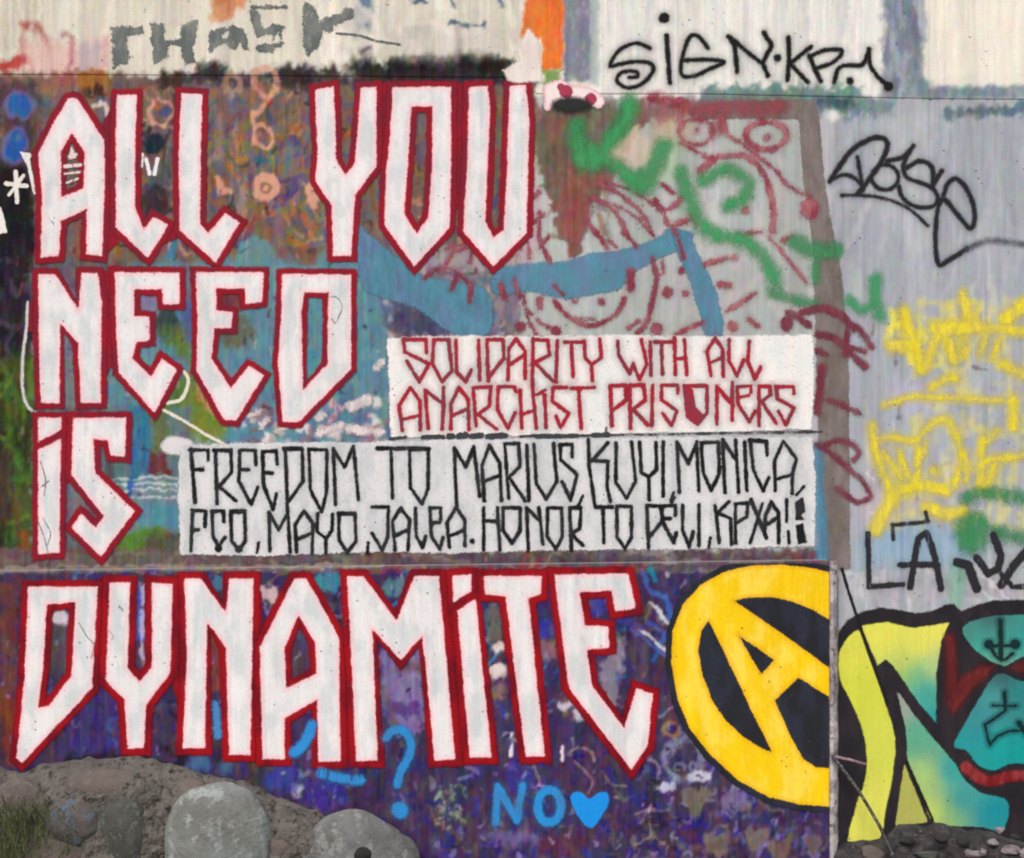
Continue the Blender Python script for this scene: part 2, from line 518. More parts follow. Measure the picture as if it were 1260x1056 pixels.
    put([('ps', [(290, 312), (305, 292), (335, 300), (345, 345), (300, 340)])], (106, 150, 160), 4, 0.9, 3)
    rect(388, 310, 480, 335, (112, 128, 150), 6, 0.7, 3)
    put([('ss', [(96, 260), (98, 320)], 10)], (150, 80, 60), 4, 0.7, 3); put([('ss', [(140, 290), (150, 330)], 12)], (146, 96, 40), 4, 0.7, 3)
    rect(40, 318, 136, 700, (104, 98, 108), 6, 1, 4)
    scrib(40, 318, 136, 700, 60, [(120, 62, 66), (116, 120, 128), (84, 76, 88), (130, 110, 104)], (4, 10), (10, 40), (0.4, 0.8), 0.6, 2)
    # second row, teal with green and grey
    rect(130, 322, 480, 545, (100, 142, 158), 7, 1, 4)
    scrib(130, 322, 480, 545, 90, [(86, 136, 160), (110, 150, 164), (128, 132, 150), (94, 120, 150), (120, 150, 150)], (5, 14), (15, 60), (0.35, 0.7), 0.5, 3)
    put([('p', [(470, 290), (640, 318), (640, 412), (478, 412)])], (120, 118, 130), 8, 0.9, 4)
    scrib(470, 320, 640, 412, 50, [(150, 140, 150), (96, 80, 110), (120, 150, 130), (180, 150, 150), (90, 110, 140)], (4, 9), (15, 50), (0.4, 0.8), 0.5, 2.5)
    put([('p', [(500, 370), (560, 400), (575, 414), (480, 414), (480, 380)])], (64, 60, 100), 8, 0.8, 5)
    rect(130, 322, 152, 450, (112, 60, 62), 6, 0.8, 4); rect(222, 322, 240, 372, (120, 116, 140), 5, 0.8, 2); rect(222, 372, 240, 420, (84, 96, 150), 5, 0.8, 2)
    rect(166, 356, 200, 392, (142, 132, 156), 4, 0.8, 2); put([('ef', 206, 398, 16, 20)], (46, 56, 60), 6, 0.8, 4)
    put([('ps', [(196, 410), (222, 400), (232, 430), (238, 450), (280, 520), (240, 535), (200, 500), (206, 470), (232, 450)])], (96, 120, 62), 7, 0.95, 5)
    put([('ps', [(240, 480), (270, 515), (262, 545), (215, 520)])], (112, 130, 52), 7, 0.9, 5)
    put([('s', [(240, 450), (250, 490), (262, 505)], 12)], (208, 140, 118), 4, 0.8, 3)
    put([('ef', 290, 408, 20, 22)], (94, 92, 72), 7, 0.8, 4); rect(268, 356, 300, 384, (120, 44, 50), 3, 0.8, 3)
    scrib(300, 495, 480, 545, 40, [(232, 226, 226), (212, 170, 172), (120, 90, 120), (150, 120, 130), (90, 110, 150)], (5, 11), (8, 26), (0.6, 0.95), 0.1, 2.5)
    # third row round IS
    rect(0, 690, 230, 700, (60, 52, 50), 3)
    rect(110, 500, 235, 692, (104, 124, 130), 6, 1, 4)
    rect(158, 500, 186, 600, (64, 122, 152), 4, 0.95, 3); rect(150, 590, 225, 660, (120, 150, 158), 6, 0.8, 4); rect(172, 620, 222, 652, (90, 146, 172), 6, 0.85, 3)
    rect(182, 556, 206, 584, (112, 40, 44), 4, 0.8, 4); rect(186, 480, 206, 556, (104, 118, 66), 5, 0.8, 3)
    for y in (590, 596, 604, 615): put([('s', [(136, y), (220, y - 4 + rnd.uniform(0, 8))], 2.4)], (222, 224, 226), 1.2, 0.75, 0.8)
    put([('s', [(163, 556), (160, 610)], 5)], (60, 110, 180), 2, 0.9, 1.5)
    put([('ps', [(150, 660), (200, 650), (190, 690), (135, 696), (128, 680)])], (92, 132, 48), 6, 0.95, 4); rect(180, 655, 226, 692, (80, 76, 66), 8, 0.8, 5)
    rect(126, 540, 140, 590, (74, 80, 84), 4, 0.8, 2)
    rect(84, 590, 112, 640, (116, 116, 124), 3, 0.9, 2); rect(74, 400, 98, 500, (116, 122, 130), 3, 0.9, 2)
    # far left, dark and mossy
    rect(X0, 300, 40, 470, (36, 33, 40), 8, 0.95, 5)
    rect(X0, 430, 44, 692, (62, 84, 40), 10, 0.95, 6); rect(X0, 330, 8, 692, (34, 34, 32), 7, 0.75, 6)
    scrib(-60, 320, 42, 450, 34, [(40, 34, 46), (92, 78, 98), (60, 64, 74), (34, 32, 36)], (3, 10), (20, 70), (0.5, 0.8), 0.4, 2.5)
    scrib(-60, 420, 46, 690, 120, [(78, 108, 44), (52, 66, 34), (44, 44, 32), (98, 126, 52), (96, 72, 48), (74, 106, 46)], (3, 9), (14, 70), (0.5, 0.85), 0.7, 2.5)
    rect(-20, 560, 12, 640, (74, 56, 54), 8, 0.9, 5); put([('ss', [(30, 660), (34, 690)], 14)], (150, 70, 40), 7, 0.8, 4)
    scrib(X0, 100, -20, 700, 160, [(70, 60, 66), (90, 100, 76), (104, 96, 104), (60, 72, 50), (120, 100, 92)], (6, 14), (20, 90), (0.4, 0.8), 0.5, 3)
    # centre panel: pale face on grey
    put([('p', [(655, 138), (992, 140), (1006, 414), (640, 414), (648, 280)])], (178, 182, 182), 4, 1, 2)
    rect(650, 150, 990, 412, (166, 174, 172), 8, 0.7)
    scrib(655, 145, 1000, 412, 130, [(188, 192, 190), (168, 178, 180), (196, 182, 188), (166, 184, 184), (184, 180, 190)], (4, 12), (20, 80), (0.3, 0.6), 0.6, 3)
    rect(500, 300, 660, 332, (176, 162, 168), 7, 0.7, 4)
    put([('p', [(632, 200), (660, 160), (664, 300), (640, 320)])], (190, 164, 172), 4, 0.8, 3)
    put([('ps', [(652, 140), (700, 128), (790, 138), (788, 160), (752, 220), (726, 262), (716, 312), (706, 316), (690, 285), (672, 230), (660, 180)])], (126, 106, 100), 4, 0.95, 4)
    put([('ps', [(658, 150), (720, 130), (790, 142), (762, 200), (738, 232), (724, 272), (716, 312), (700, 314), (684, 270), (668, 220)])], (112, 92, 84), 4, 0.9, 4); put([('ef', 704, 240, 20, 46)], (140, 78, 76), 12, 0.6, 6); put([('ef', 670, 190, 12, 26)], (92, 96, 86), 9, 0.6, 4)
    put([('ss', [(712, 158), (720, 190), (744, 190), (770, 140)], 24)], (84, 134, 94), 9, 0.65, 5); put([('ss', [(786, 225), (812, 200), (826, 180)], 26)], (98, 160, 110), 12, 0.5, 5)
    scrib(672, 150, 750, 290, 34, [(146, 92, 92), (112, 108, 98), (132, 112, 106), (150, 84, 88)], (4, 10), (14, 50), (0.35, 0.7), 0.5, 3)
    put([('p', [(680, 250), (724, 250), (712, 312), (700, 312)])], (146, 88, 84), 6, 0.6, 4)
    rect(775, 122, 872, 150, (138, 100, 96), 8, 0.85, 5); put([('ss', [(800, 118), (830, 128), (850, 140)], 14)], (150, 66, 76), 6, 0.7, 4); put([('ef', 748, 132, 26, 10)], (104, 120, 100), 7, 0.7, 4); rect(800, 145, 850, 176, (186, 160, 138), 9, 0.6, 4)
    put([('ps', [(765, 168), (785, 160), (800, 190), (790, 208), (742, 192)])], (206, 188, 168), 5, 0.8, 3)
    put([('ef', 820, 200, 26, 24)], (174, 190, 164), 10, 0.6, 4)
    # band on the ledge
    rect(X0, 676, 1030, 704, (104, 92, 92), 4, 1, 3)
    rect(470, 682, 1010, 700, (84, 72, 86), 5, 0.9, 4)
    scrib(0, 680, 1010, 702, 120, [(70, 58, 66), (128, 60, 66), (150, 138, 130), (96, 96, 110), (120, 104, 100)], (2, 6), (20, 90), (0.4, 0.8), 0.0, 1.8, 0.05)
    put([('s', [(-40, 699), (470, 695)], 4)], (156, 142, 132), 1.5, 0.85, 1); put([('s', [(250, 706), (800, 697)], 3)], (150, 46, 54), 1.5, 0.85, 1.2)
    # ---- lower block: indigo muddle
    rect(X0, 704, 1024, Y1, (66, 54, 90), 2)
    scrib(X0, 704, 1024, 1190, 560, [(54, 48, 112), (78, 56, 98), (78, 52, 62), (42, 38, 64), (96, 80, 104), (54, 52, 128), (92, 62, 72)], (5, 14), (16, 70), (0.45, 0.8), 0.4, 3)
    scrib(0, 704, 820, 930, 240, [(48, 72, 168), (30, 26, 48), (120, 50, 72), (176, 172, 200), (60, 110, 176), (120, 100, 84), (34, 30, 66), (70, 140, 190)], (2, 6), (10, 40), (0.5, 0.95), 0.3, 1.8, 2)
    scrib(300, 925, 1020, 1080, 330, [(52, 50, 156), (42, 36, 120), (100, 60, 92), (140, 136, 190), (30, 28, 52), (112, 104, 98), (40, 44, 130), (78, 50, 74)], (2.5, 7), (8, 34), (0.45, 0.85), 0.3, 1.8, 2)
    scrib(790, 720, 1020, 1060, 70, [(130, 120, 110), (70, 66, 150), (150, 150, 180), (90, 60, 100)], (2, 5), (10, 36), (0.5, 0.85), 0.2, 1.5, 2)
    scrib(560, 1000, 1020, 1060, 90, [(150, 146, 190), (90, 88, 170), (112, 102, 112)], (2, 5), (5, 16), (0.4, 0.8), 0.3, 1.5)
    rect(0, 712, 24, 900, (112, 66, 60), 7, 0.85, 5); put([('ss', [(6, 860), (14, 930)], 22)], (124, 60, 40), 8, 0.8, 5)
    rect(84, 850, 150, 930, (64, 54, 120), 10, 0.7, 6)
    put([('ef', 70, 790, 20, 40)], (84, 76, 82), 5, 0.9, 4); put([('ef', 74, 758, 14, 8)], (206, 200, 210), 3, 0.9, 2)
    rect(163, 716, 184, 790, (70, 96, 180), 3, 0.9, 2); rect(172, 716, 178, 820, (196, 180, 210), 2, 0.8, 1.5)
    rect(255, 770, 278, 850, (132, 74, 66), 4, 0.9, 3); put([('ef', 266, 718, 12, 9)], (80, 120, 160), 3, 0.9, 2)
    rect(316, 722, 340, 738, (206, 180, 184), 3, 0.9, 3); put([('ef', 404, 716, 18, 14)], (60, 140, 160), 4, 0.9, 3); put([('ef', 486, 722, 16, 12)], (90, 140, 150), 4, 0.9, 3)
    rect(352, 770, 388, 836, (84, 64, 90), 5, 0.8, 4)
    put([('ps', [(470, 800), (496, 822), (518, 800), (522, 880), (505, 905), (474, 880)])], (146, 132, 178), 4, 0.85, 4); rect(474, 862, 516, 882, (82, 66, 130), 5, 0.8, 4)
    put([('ef', 612, 797, 10, 7), ('ef', 612, 826, 12, 10)], (228, 214, 214), 2.5, 0.95, 2); put([('ef', 606, 770, 9, 26)], (120, 124, 110), 5, 0.8, 4); put([('ef', 614, 850, 9, 12)], (150, 122, 110), 4, 0.8, 3)
    put([('s', [(629, 902), (628, 930)], 4), ('s', [(689, 918), (690, 938)], 4), ('s', [(632, 910), (636, 912)], 3)], (238, 232, 238), 1.2, 0.95)
    put([('ef', 735, 745, 16, 12)], (64, 70, 150), 3, 0.9, 2); put([('ef', 672, 774, 12, 10)], (60, 60, 150), 3, 0.9, 2); put([('ef', 670, 800, 14, 12)], (140, 110, 110), 4, 0.8, 3)
    put([('ps', [(745, 800), (765, 785), (762, 850), (752, 868), (736, 840)])], (152, 146, 160), 5, 0.85, 4)
    put([('ss', [(690, 868), (705, 866), (712, 880)], 12)], (206, 200, 220), 3, 0.85, 3)
    for pts, w, c in (([(790, 705), (800, 728), (820, 736), (824, 760)], 7, (74, 106, 180)), ([(782, 768), (800, 785), (822, 800)], 5, (224, 228, 240)), ([(776, 772), (796, 790), (820, 806)], 4, (88, 110, 190)),
                      ([(800, 700), (806, 716)], 8, (40, 140, 170)), ([(796, 762), (824, 790)], 5, (70, 100, 180)), ([(800, 742), (820, 764)], 5, (214, 216, 226)), ([(760, 760), (790, 772)], 8, (64, 64, 140))):
        put([('ss', pts, w)], c, 1.5, 0.9, 1)
    for x, y, r in ((856, 985, 18), (884, 1038, 17), (930, 1032, 16), (958, 1046, 14), (1000, 1040, 10)):
        put([('ps', [(x - r, y - r * 0.6), (x - r * 0.4, y - r * 0.9), (x, y - r * 0.6), (x + r * 0.5, y - r * 0.9), (x + r, y - r * 0.4), (x + r * 0.4, y + r * 0.5), (x, y + r), (x - r * 0.7, y + r * 0.4)])], (124, 112, 108), 2.5, 0.9, 2)
    put([('e', 842, 935, 22, 26, 9)], (150, 156, 184), 4, 0.75, 3); put([('ef', 858, 954, 16, 7), ('ef', 818, 968, 14, 5)], (206, 208, 226), 3, 0.85, 2); put([('ef', 905, 985, 20, 14)], (140, 138, 180), 5, 0.7, 5)
    put([('e', 826, 896, 10, 9, 4)], (170, 130, 90), 2, 0.8, 1)
    for pts in ([(700, 925), (712, 918), (726, 926), (730, 936)], [(706, 938), (726, 960), (724, 976)], [(742, 950), (752, 966), (768, 968)], [(655, 942), (664, 966)], [(780, 1000), (820, 994)], [(800, 1010), (800, 1030)], [(628, 946), (650, 952)], [(780, 1040), (800, 1030), (818, 1036)]):
        put([('ss', pts, 2.6)], (156, 138, 134), 1.2, 0.85, 0.8)
    scrib(535, 965, 572, 1020, 46, [(150, 160, 140), (170, 180, 160), (90, 90, 90), (60, 60, 80)], (2, 5), (4, 12), (0.6, 0.9), 0.3, 1.4)
    put([('ef', 628, 1030, 34, 10)], (132, 120, 176), 7, 0.7, 5); put([('ef', 640, 958, 18, 18)], (58, 58, 150), 6, 0.7, 4); put([('ef', 690, 1040, 24, 14)], (96, 50, 60), 8, 0.7, 5)
    put([('ef', 400, 975, 26, 20)], (56, 52, 150), 8, 0.7, 5); put([('ef', 245, 940, 16, 12), ('ef', 275, 945, 10, 8)], (70, 110, 150), 5, 0.8, 4); put([('ef', 364, 972, 7, 9)], (180, 190, 214), 3, 0.8, 2)
    put([('ef', 345, 955, 26, 18)], (66, 74, 170), 6, 0.7, 5); put([('ef', 316, 955, 12, 18)], (60, 56, 50), 6, 0.8, 4); put([('ef', 180, 915, 12, 30)], (70, 56, 96), 5, 0.8, 4)
    put([('ss', [(205, 925), (225, 934), (200, 940), (140, 930), (80, 934)], 8)], (34, 26, 30), 5, 0.85, 4)
    scrib(300, 700, 1020, 1060, 700, [(140, 136, 180), (36, 30, 52), (60, 56, 150), (120, 90, 110), (170, 160, 190), (50, 40, 70)], (1.5, 3.2), (2, 10), (0.4, 0.85), 0.5, 1.2)
    scrib(0, 704, 330, 935, 200, [(140, 136, 180), (36, 30, 52), (60, 56, 150), (120, 60, 70)], (1.5, 3.2), (2, 10), (0.4, 0.85), 0.5, 1.2)
    scrib(20, 100, 650, 690, 900, [(60, 50, 60), (200, 170, 160), (40, 36, 44), (110, 130, 150), (150, 90, 70), (96, 80, 110)], (1.2, 3), (2, 12), (0.3, 0.7), 0.6, 1.2)
    scrib(X0, 704, 1020, 1100, 150, [(88, 66, 66), (78, 64, 72), (100, 78, 74)], (5, 12), (16, 60), (0.3, 0.6), 0.3, 3)
    # ---- right-hand wall, pale lilac grey boards
    rect(1024, 120, X1, Y1, (166, 170, 178), 3)
    rect(1040, 138, X1, 700, (160, 167, 177), 8, 0.9)
    scrib(1030, 130, X1, 760, 520, [(178, 184, 190), (150, 155, 170), (164, 168, 184), (188, 194, 198), (146, 156, 164), (156, 156, 168)], (3, 10), (60, 200), (0.25, 0.5), 1.0, 2.5)
    put([('p', [(1086, 140), (1150, 140), (1150, 330), (1086, 260)])], (186, 190, 196), 12, 0.5, 5)
    rect(1060, 645, 1200, 695, (140, 172, 196), 14, 0.8, 6); rect(1055, 600, 1100, 650, (190, 176, 190), 10, 0.6, 5)
    rect(1100, 470, 1170, 510, (176, 178, 200), 12, 0.8, 5); rect(1110, 612, 1140, 628, (180, 170, 186), 6, 0.7)
    scrib(1040, 700, 1262, 752, 60, [(196, 196, 206), (168, 170, 182), (180, 176, 186)], (3, 8), (10, 40), (0.4, 0.7), 0.6, 2)
    scrib(1090, 370, 1262, 450, 46, [(232, 218, 90), (220, 208, 120), (236, 224, 70)], (4, 11), (10, 46), (0.3, 0.6), 0.6, 4)
    scrib(1070, 510, 1262, 650, 60, [(228, 216, 96), (216, 206, 130), (200, 198, 140)], (4, 10), (10, 46), (0.3, 0.6), 0.6, 4)
    scrib(1120, 455, 1262, 505, 22, [(222, 214, 130), (206, 204, 150)], (4, 9), (12, 50), (0.3, 0.5), 0.2, 4)
    put([('p', [(1168, 690), (1190, 690), (1182, 752), (1162, 752)])], (128, 172, 156), 5, 0.75, 3)
    scrib(1060, 380, 1260, 640, 60, [(150, 150, 156), (120, 120, 116), (206, 204, 212), (196, 180, 160)], (1.5, 3.5), (5, 20), (0.4, 0.8), 0.8, 1.2)
    put([('s', [(1210, 730), (1245, 748)], 4), ('s', [(1205, 705), (1240, 735)], 5)], (208, 208, 214), 1.6, 0.8, 1)
    # teal-grey smear over the brown frame, soot corner
    rect(860, 106, 1062, 128, (104, 136, 132), 6, 0.85, 5); rect(985, 118, 1100, 142, (112, 138, 142), 8, 0.85, 5)
    put([('ef', 1028, 127, 24, 8)], (64, 88, 92), 6, 0.85, 4); put([('s', [(1165, 139), (1270, 133)], 11)], (92, 112, 122), 5, 0.85, 4)
    put([('ef', 1023, 142, 9, 8)], (228, 226, 228), 4, 0.9, 2)
    MID = np.where(C.mean(-1) < 160, 1.6, 0.55)
    # grain and grading: slight domain warp, then per-pixel mottling
    wx = (vnoise(CH, CW, 13, 10, 5) * 2.2 + vnoise(CH, CW, 5, 4, 6) * 1.2)
    wy = (vnoise(CH, CW, 16, 9, 7) * 3.0 + vnoise(CH, CW, 5, 4, 8) * 1.2)
    yy, xx = np.meshgrid(np.arange(CH), np.arange(CW), indexing='ij')
    xi = np.clip((xx + wx).astype(int), 0, CW - 1); yi = np.clip((yy + wy).astype(int), 0, CH - 1)
    c = C[yi, xi]
    for k in range(3):
        c[..., k] += (7 * vnoise(CH, CW, 14, 6, 20 + k) + 5 * vnoise(CH, CW, 5, 3, 30 + k)) * MID
    boards = np.repeat(np.random.default_rng(77).uniform(-1, 1, CW // 23 + 2), 23)[:CW]
    lum = c.mean(-1)
    c *= (1 + 0.028 * boards[None, :])[..., None]
    edge = (np.arange(CW) % 23 < 1.5) * (np.random.default_rng(78).uniform(0, 1, CW) > 0.3)
    c *= (1 - 0.055 * edge[None, :] * (0.5 + 0.5 * vnoise(CH, CW, 90, 20, 79)))[..., None]
    c = np.where(lum[..., None] < 150, c * 0.94 + (c - lum[..., None]) * 0.10, c)        # old enamel keeps its strong colour
    c += (6 * vnoise(CH, CW, 70, 3, 41) + 4 * vnoise(CH, CW, 30, 2, 42))[..., None]
    C[:] = np.clip(c, 12, 246)


canvas()
CL = lin(C)


def sample(x, y):
    x = np.clip(x - X0, 0, CW - 1.001); y = np.clip(y - Y0, 0, CH - 1.001)
    xi = x.astype(int); yi = y.astype(int); fx = (x - xi)[..., None]; fy = (y - yi)[..., None]
    xj = np.minimum(xi + 1, CW - 1); yj = np.minimum(yi + 1, CH - 1)
    return (CL[yi, xi] * (1 - fx) + CL[yi, xj] * fx) * (1 - fy) + (CL[yj, xi] * (1 - fx) + CL[yj, xj] * fx) * fy


def axis(a, b, va, vb, fine=1.8, coarse=14):
    pts = []
    x = a
    while x < b:
        pts.append(x)
        x += fine if va <= x <= vb else coarse
        if pts[-1] < va < x: x = va
    pts.append(b)
    return np.array(pts, float)


def slab(name, xs, top, bot, nrow, depth, thick, mat, relief, parent=None, arris=0.001):
    """a wall slab: finely gridded front face with real relief, closed by sides and a back"""
    t = np.concatenate([nrow]) if isinstance(nrow, np.ndarray) else np.linspace(0, 1, nrow)
    Xg, T = np.meshgrid(xs, t)
    yt = top(Xg); yb = bot(Xg)
    Yg = yt + (yb - yt) * T
    dep = depth + relief(Xg, Yg, T)
    dep[0] -= arris; dep[-1] -= arris; dep[:, 0] -= arris; dep[:, -1] -= arris     # worn arrises
    k = (D - dep) / D
    V = np.stack([(Xg - CX) * S * k, -dep, ZC + (CY - Yg) * S * k], -1)
    ny, nx = Xg.shape
    col = sample(Xg, Yg)
    # ring of vertices pushed back for the side faces
    ring = [(0, i) for i in range(nx)] + [(j, nx - 1) for j in range(1, ny)] + [(ny - 1, i) for i in range(nx - 2, -1, -1)] + [(j, 0) for j in range(ny - 2, 0, -1)]
    rj = np.array([r[0] for r in ring]); ri = np.array([r[1] for r in ring])
    back = V[rj, ri].copy(); back[:, 1] = -(depth - thick)
    verts = np.concatenate([V.reshape(-1, 3), back])
    cols = np.concatenate([col.reshape(-1, 3), np.tile(lin((150, 146, 142)), (len(ring), 1))])
    j, i = np.meshgrid(np.arange(ny - 1), np.arange(nx - 1), indexing='ij')
    j = j.ravel(); i = i.ravel()
    f = np.stack([(j + 1) * nx + i, (j + 1) * nx + i + 1, j * nx + i + 1, j * nx + i], 1)
    n = len(ring); base = ny * nx; a = rj * nx + ri; q = np.arange(n)
    side = np.stack([a, np.roll(a, -1), base + (q + 1) % n, base + q], 1)
    o = mesh_obj(name, verts, np.concatenate([f, side]), mat, parent, smooth=False,
                 attrs=[('paint', 'FLOAT_COLOR', np.concatenate([cols, np.ones((len(cols), 1))], 1))])
    return o


RV = vnoise(CH, CW, 180, 9, 51); RB = vnoise(CH, CW, 12, 12, 52); RC = vnoise(CH, CW, 260, 60, 53)


def pick(A, X, Y):
    return A[np.clip((Y - Y0).astype(int), 0, CH - 1), np.clip((X - X0).astype(int), 0, CW - 1)]


def groove(X, at, w=1.6):
    g = np.zeros(X.shape)
    for a in at: g += np.exp(-((X - a) / w) ** 2)
    return g


def relief_main(X, Y, T):
    r = 0.0005 * pick(RV, X, Y) + 0.0003 * pick(RB, X, Y)
    r -= 0.0022 * groove(X, [1064, 1111, 1172, 1215], 1.5) * (X > 1050)
    r -= 0.007 * np.exp(-((X - 1145) / 1.8) ** 2) * np.clip((240 - Y) / 60, 0, 1)
    return r


def relief_top(X, Y, T):
    return 0.0008 * pick(RV, X, Y) + 0.0004 * pick(RB, X, Y) - 0.003 * groove(X, [205, 437, 690, 1145], 1.6)


def relief_low(X, Y, T):
    return 0.0005 * pick(RV, X, Y) + 0.0005 * pick(RB, X, Y)


WALL = wall_material('painted_concrete')
XS_ALL = axis(X0 + 10, X1 - 10, -12, 1272)
SEAM = lambda X: np.interp(X, [X0, 0, 240, 640, 660, 860, 1150, X1], [92, 92, 93, 96, 116, 116, 122, 126])
rows_main = axis(0, 1, -1, 0, 0.01, 1)
main_rows = np.concatenate([np.linspace(0, (1065 - 115) / (1195 - 115), 528), np.linspace((1065 - 115) / (1195 - 115), 1, 12)[1:]])
main_wall = slab('concrete_wall', XS_ALL, lambda X: SEAM(X) - 1.5, lambda X: 1195 + 0 * X, main_rows, 0.0, 0.3, WALL, relief_main)
tag(main_wall, 'graffiti-covered board-marked concrete wall between the whitish top band and the indigo ledge block', 'wall')
top_rows = np.concatenate([np.linspace(0, 0.78, 26), np.linspace(0.78, 1, 66)[1:]])
top_wall = slab('wall_band', XS_ALL, lambda X: Y0 + 10 + 0 * X, SEAM, top_rows, 0.0016, 0.3016, WALL, relief_top)
tag(top_wall, 'cream-white concrete band along the top of the wall with grey strips and an orange patch', 'wall')
LOWD = 0.055
xs_low = axis(X0 + 10, 1021, -12, 1272)
low_rows = np.concatenate([np.linspace(0, (1062 - 690) / (1195 - 690), 208), np.linspace((1062 - 690) / (1195 - 690), 1, 12)[1:]])
low_wall = slab('wall_plinth', xs_low, lambda X: np.interp(X, [X0, 0, 1022], [706, 703, 690]), lambda X: 1195 + 0 * X, low_rows, LOWD, 0.053, WALL, relief_low, arris=0.004)
tag(low_wall, 'indigo and purple sprayed lower concrete block that stands proud below the long ledge', 'wall')

M = 0.0012      # first coat in front of the main wall
L = LOWD + 0.0014
T = 0.0016 + 0.0016
ST = 0.00016

# ------------------------------------------------------------------ coats on the top band
WHITE = (236, 234, 232)
grey_letters = [
    ('C', [('p', [(137, 34), (150, 32), (156, 34), (175, 32), (176, 41), (156, 44), (155, 60), (158, 66), (156, 78), (140, 84), (138, 60), (142, 56), (137, 50)]), ('s', [(158, 70), (174, 70)], 2)]),
    ('H', [('p', [(186, 28), (200, 29), (202, 49), (221, 48), (222, 30), (243, 26), (241, 52), (236, 60), (242, 76), (228, 80), (222, 66), (224, 56), (206, 56), (205, 70), (189, 79), (187, 50)])]),
    ('A', [('p', [(257, 38), (280, 34), (286, 28), (292, 36), (300, 34), (306, 62), (299, 60), (296, 52), (290, 62), (284, 60), (281, 52), (266, 56), (260, 66), (257, 60)]), ('h', [(270, 42), (280, 40), (280, 46), (271, 48)])]),
    ('S', [('s', [(312, 9), (352, 9)], 3.2), ('p', [(307, 14), (318, 12), (320, 26), (324, 36), (336, 28), (352, 32), (346, 40), (348, 56), (338, 58), (335, 64), (315, 63), (316, 56), (334, 53), (336, 42), (322, 44), (316, 46), (309, 24)]), ('h', [(338, 40), (343, 40), (343, 52), (338, 52)])]),
    ('K', [('p', [(374, 2), (386, 8), (394, 26), (408, 18), (418, 18), (425, 10), (434, 12), (434, 22), (424, 26), (414, 30), (408, 40), (396, 38), (394, 56), (384, 64), (378, 70), (374, 62), (372, 24)])]),
]
g = coat('painted_block_word', [('s', [(414, 41), (440, 43), (462, 50), (492, 55)], 2.6)], paint((96, 106, 108), 0.8, 0.9), top_wall, T, 1.6, label='faded grey block lettering CHASK on the cream band')
for ch, ops in grey_letters:
    coat('letter', ops, paint((98, 106, 106), 1.3, 3.2, speck=0.8, var=(126, 130, 128)), g, T + ST, 1.6)
patch = coat('white_patch', [('p', [(650, 34), (664, 52), (666, 100), (640, 102), (625, 100), (618, 86), (640, 75), (636, 62)])], paint((230, 224, 220), 2, 1.6, var=(222, 210, 206)), top_wall, T, 2.2)
patch2 = coat('white_patch', [('ps', [(668, 116), (672, 104), (690, 98), (702, 104), (716, 106), (734, 112), (744, 124), (738, 133), (720, 126), (700, 122), (684, 128), (672, 136)])], paint((238, 226, 226), 1.4, 1.6, edge=(220, 150, 164)), main_wall, 0.0046, 2.2)
coat('red_splash', [('c', 697, 113, 8), ('c', 727, 122, 7), ('c', 690, 107, 4)], paint((164, 60, 84), 1.4, 1.2), patch2, 0.0049, 2)
coat('black_smudge', [('ef', 703, 129, 24, 9)], paint((42, 46, 46), 5, 2), patch2, 0.0052, 2)
tag_ops = [
    ('ss', [(800, 59), (783, 53), (768, 58), (757, 67), (751, 81), (762, 79), (778, 76), (798, 77), (804, 84), (798, 96), (786, 105), (772, 108), (761, 102), (760, 94), (768, 88), (782, 88), (784, 94), (774, 95)], 5.2),
    ('s', [(820, 44), (822, 70), (824, 101)], 6.5), ('c', 817, 22, 6.5),
    ('ss', [(871, 59), (862, 47), (851, 43), (843, 58), (838, 80), (840, 93), (855, 93), (872, 85), (891, 76), (868, 73), (842, 74)], 5.4),
    ('s', [(896, 45), (904, 56), (907, 88)], 6.2), ('s', [(899, 46), (920, 64), (939, 79), (945, 93)], 5.8), ('ss', [(938, 78), (944, 66), (949, 56), (944, 47), (940, 40)], 6),
    ('c', 957, 71, 4.8),
    ('s', [(970, 46), (971, 72), (969, 98)], 6.2), ('s', [(998, 57), (972, 78), (994, 101)], 5.6),
    ('s', [(996, 68), (1002, 84), (1010, 100)], 6), ('ss', [(996, 70), (1014, 62), (1036, 62), (1026, 76), (1004, 84)], 5.4),
    ('ss', [(1026, 101), (1032, 84), (1044, 80), (1060, 80), (1067, 68), (1070, 60)], 5.6), ('ss', [(1069, 60), (1071, 80), (1083, 97), (1096, 107)], 5.8), ('c', 1046, 99, 4.6), ('c', 1093, 106, 6)]
coat('spray_tag', tag_ops, paint((24, 24, 27), 2.2, 0.7, mist=0.2), top_wall, T + 2 * ST, 1.5, label='black sprayed tag SIGN·KPM on the cream band', margin=9)

# ------------------------------------------------------------------ coats on the main wall
BLUE = (92, 152, 176)
coat('blue_swash', [('ps', [(438, 278), (456, 290), (476, 306), (520, 338), (560, 346), (590, 352), (606, 372), (600, 412), (560, 412), (512, 380), (470, 366), (445, 350)])],
     paint((84, 142, 166), 2.2, 2.4, var=(98, 134, 170), op=0.9, grime=1.0), main_wall, M, 3, label='blue-grey painted swash running down to the red and white slogan box')
coat('blue_swash', [('ps', [(604, 346), (614, 332), (650, 324), (690, 322), (725, 312), (760, 308), (790, 300), (812, 290), (824, 280), (850, 286), (850, 298), (830, 310), (806, 322), (776, 338), (762, 356), (730, 362), (700, 368), (650, 360), (610, 362)])],
     paint((84, 142, 166), 2.2, 2.4, var=(98, 134, 170), op=0.9, grime=1.0), main_wall, M + ST, 2.6, label='horizontal blue-grey swash across the concentric red rings')
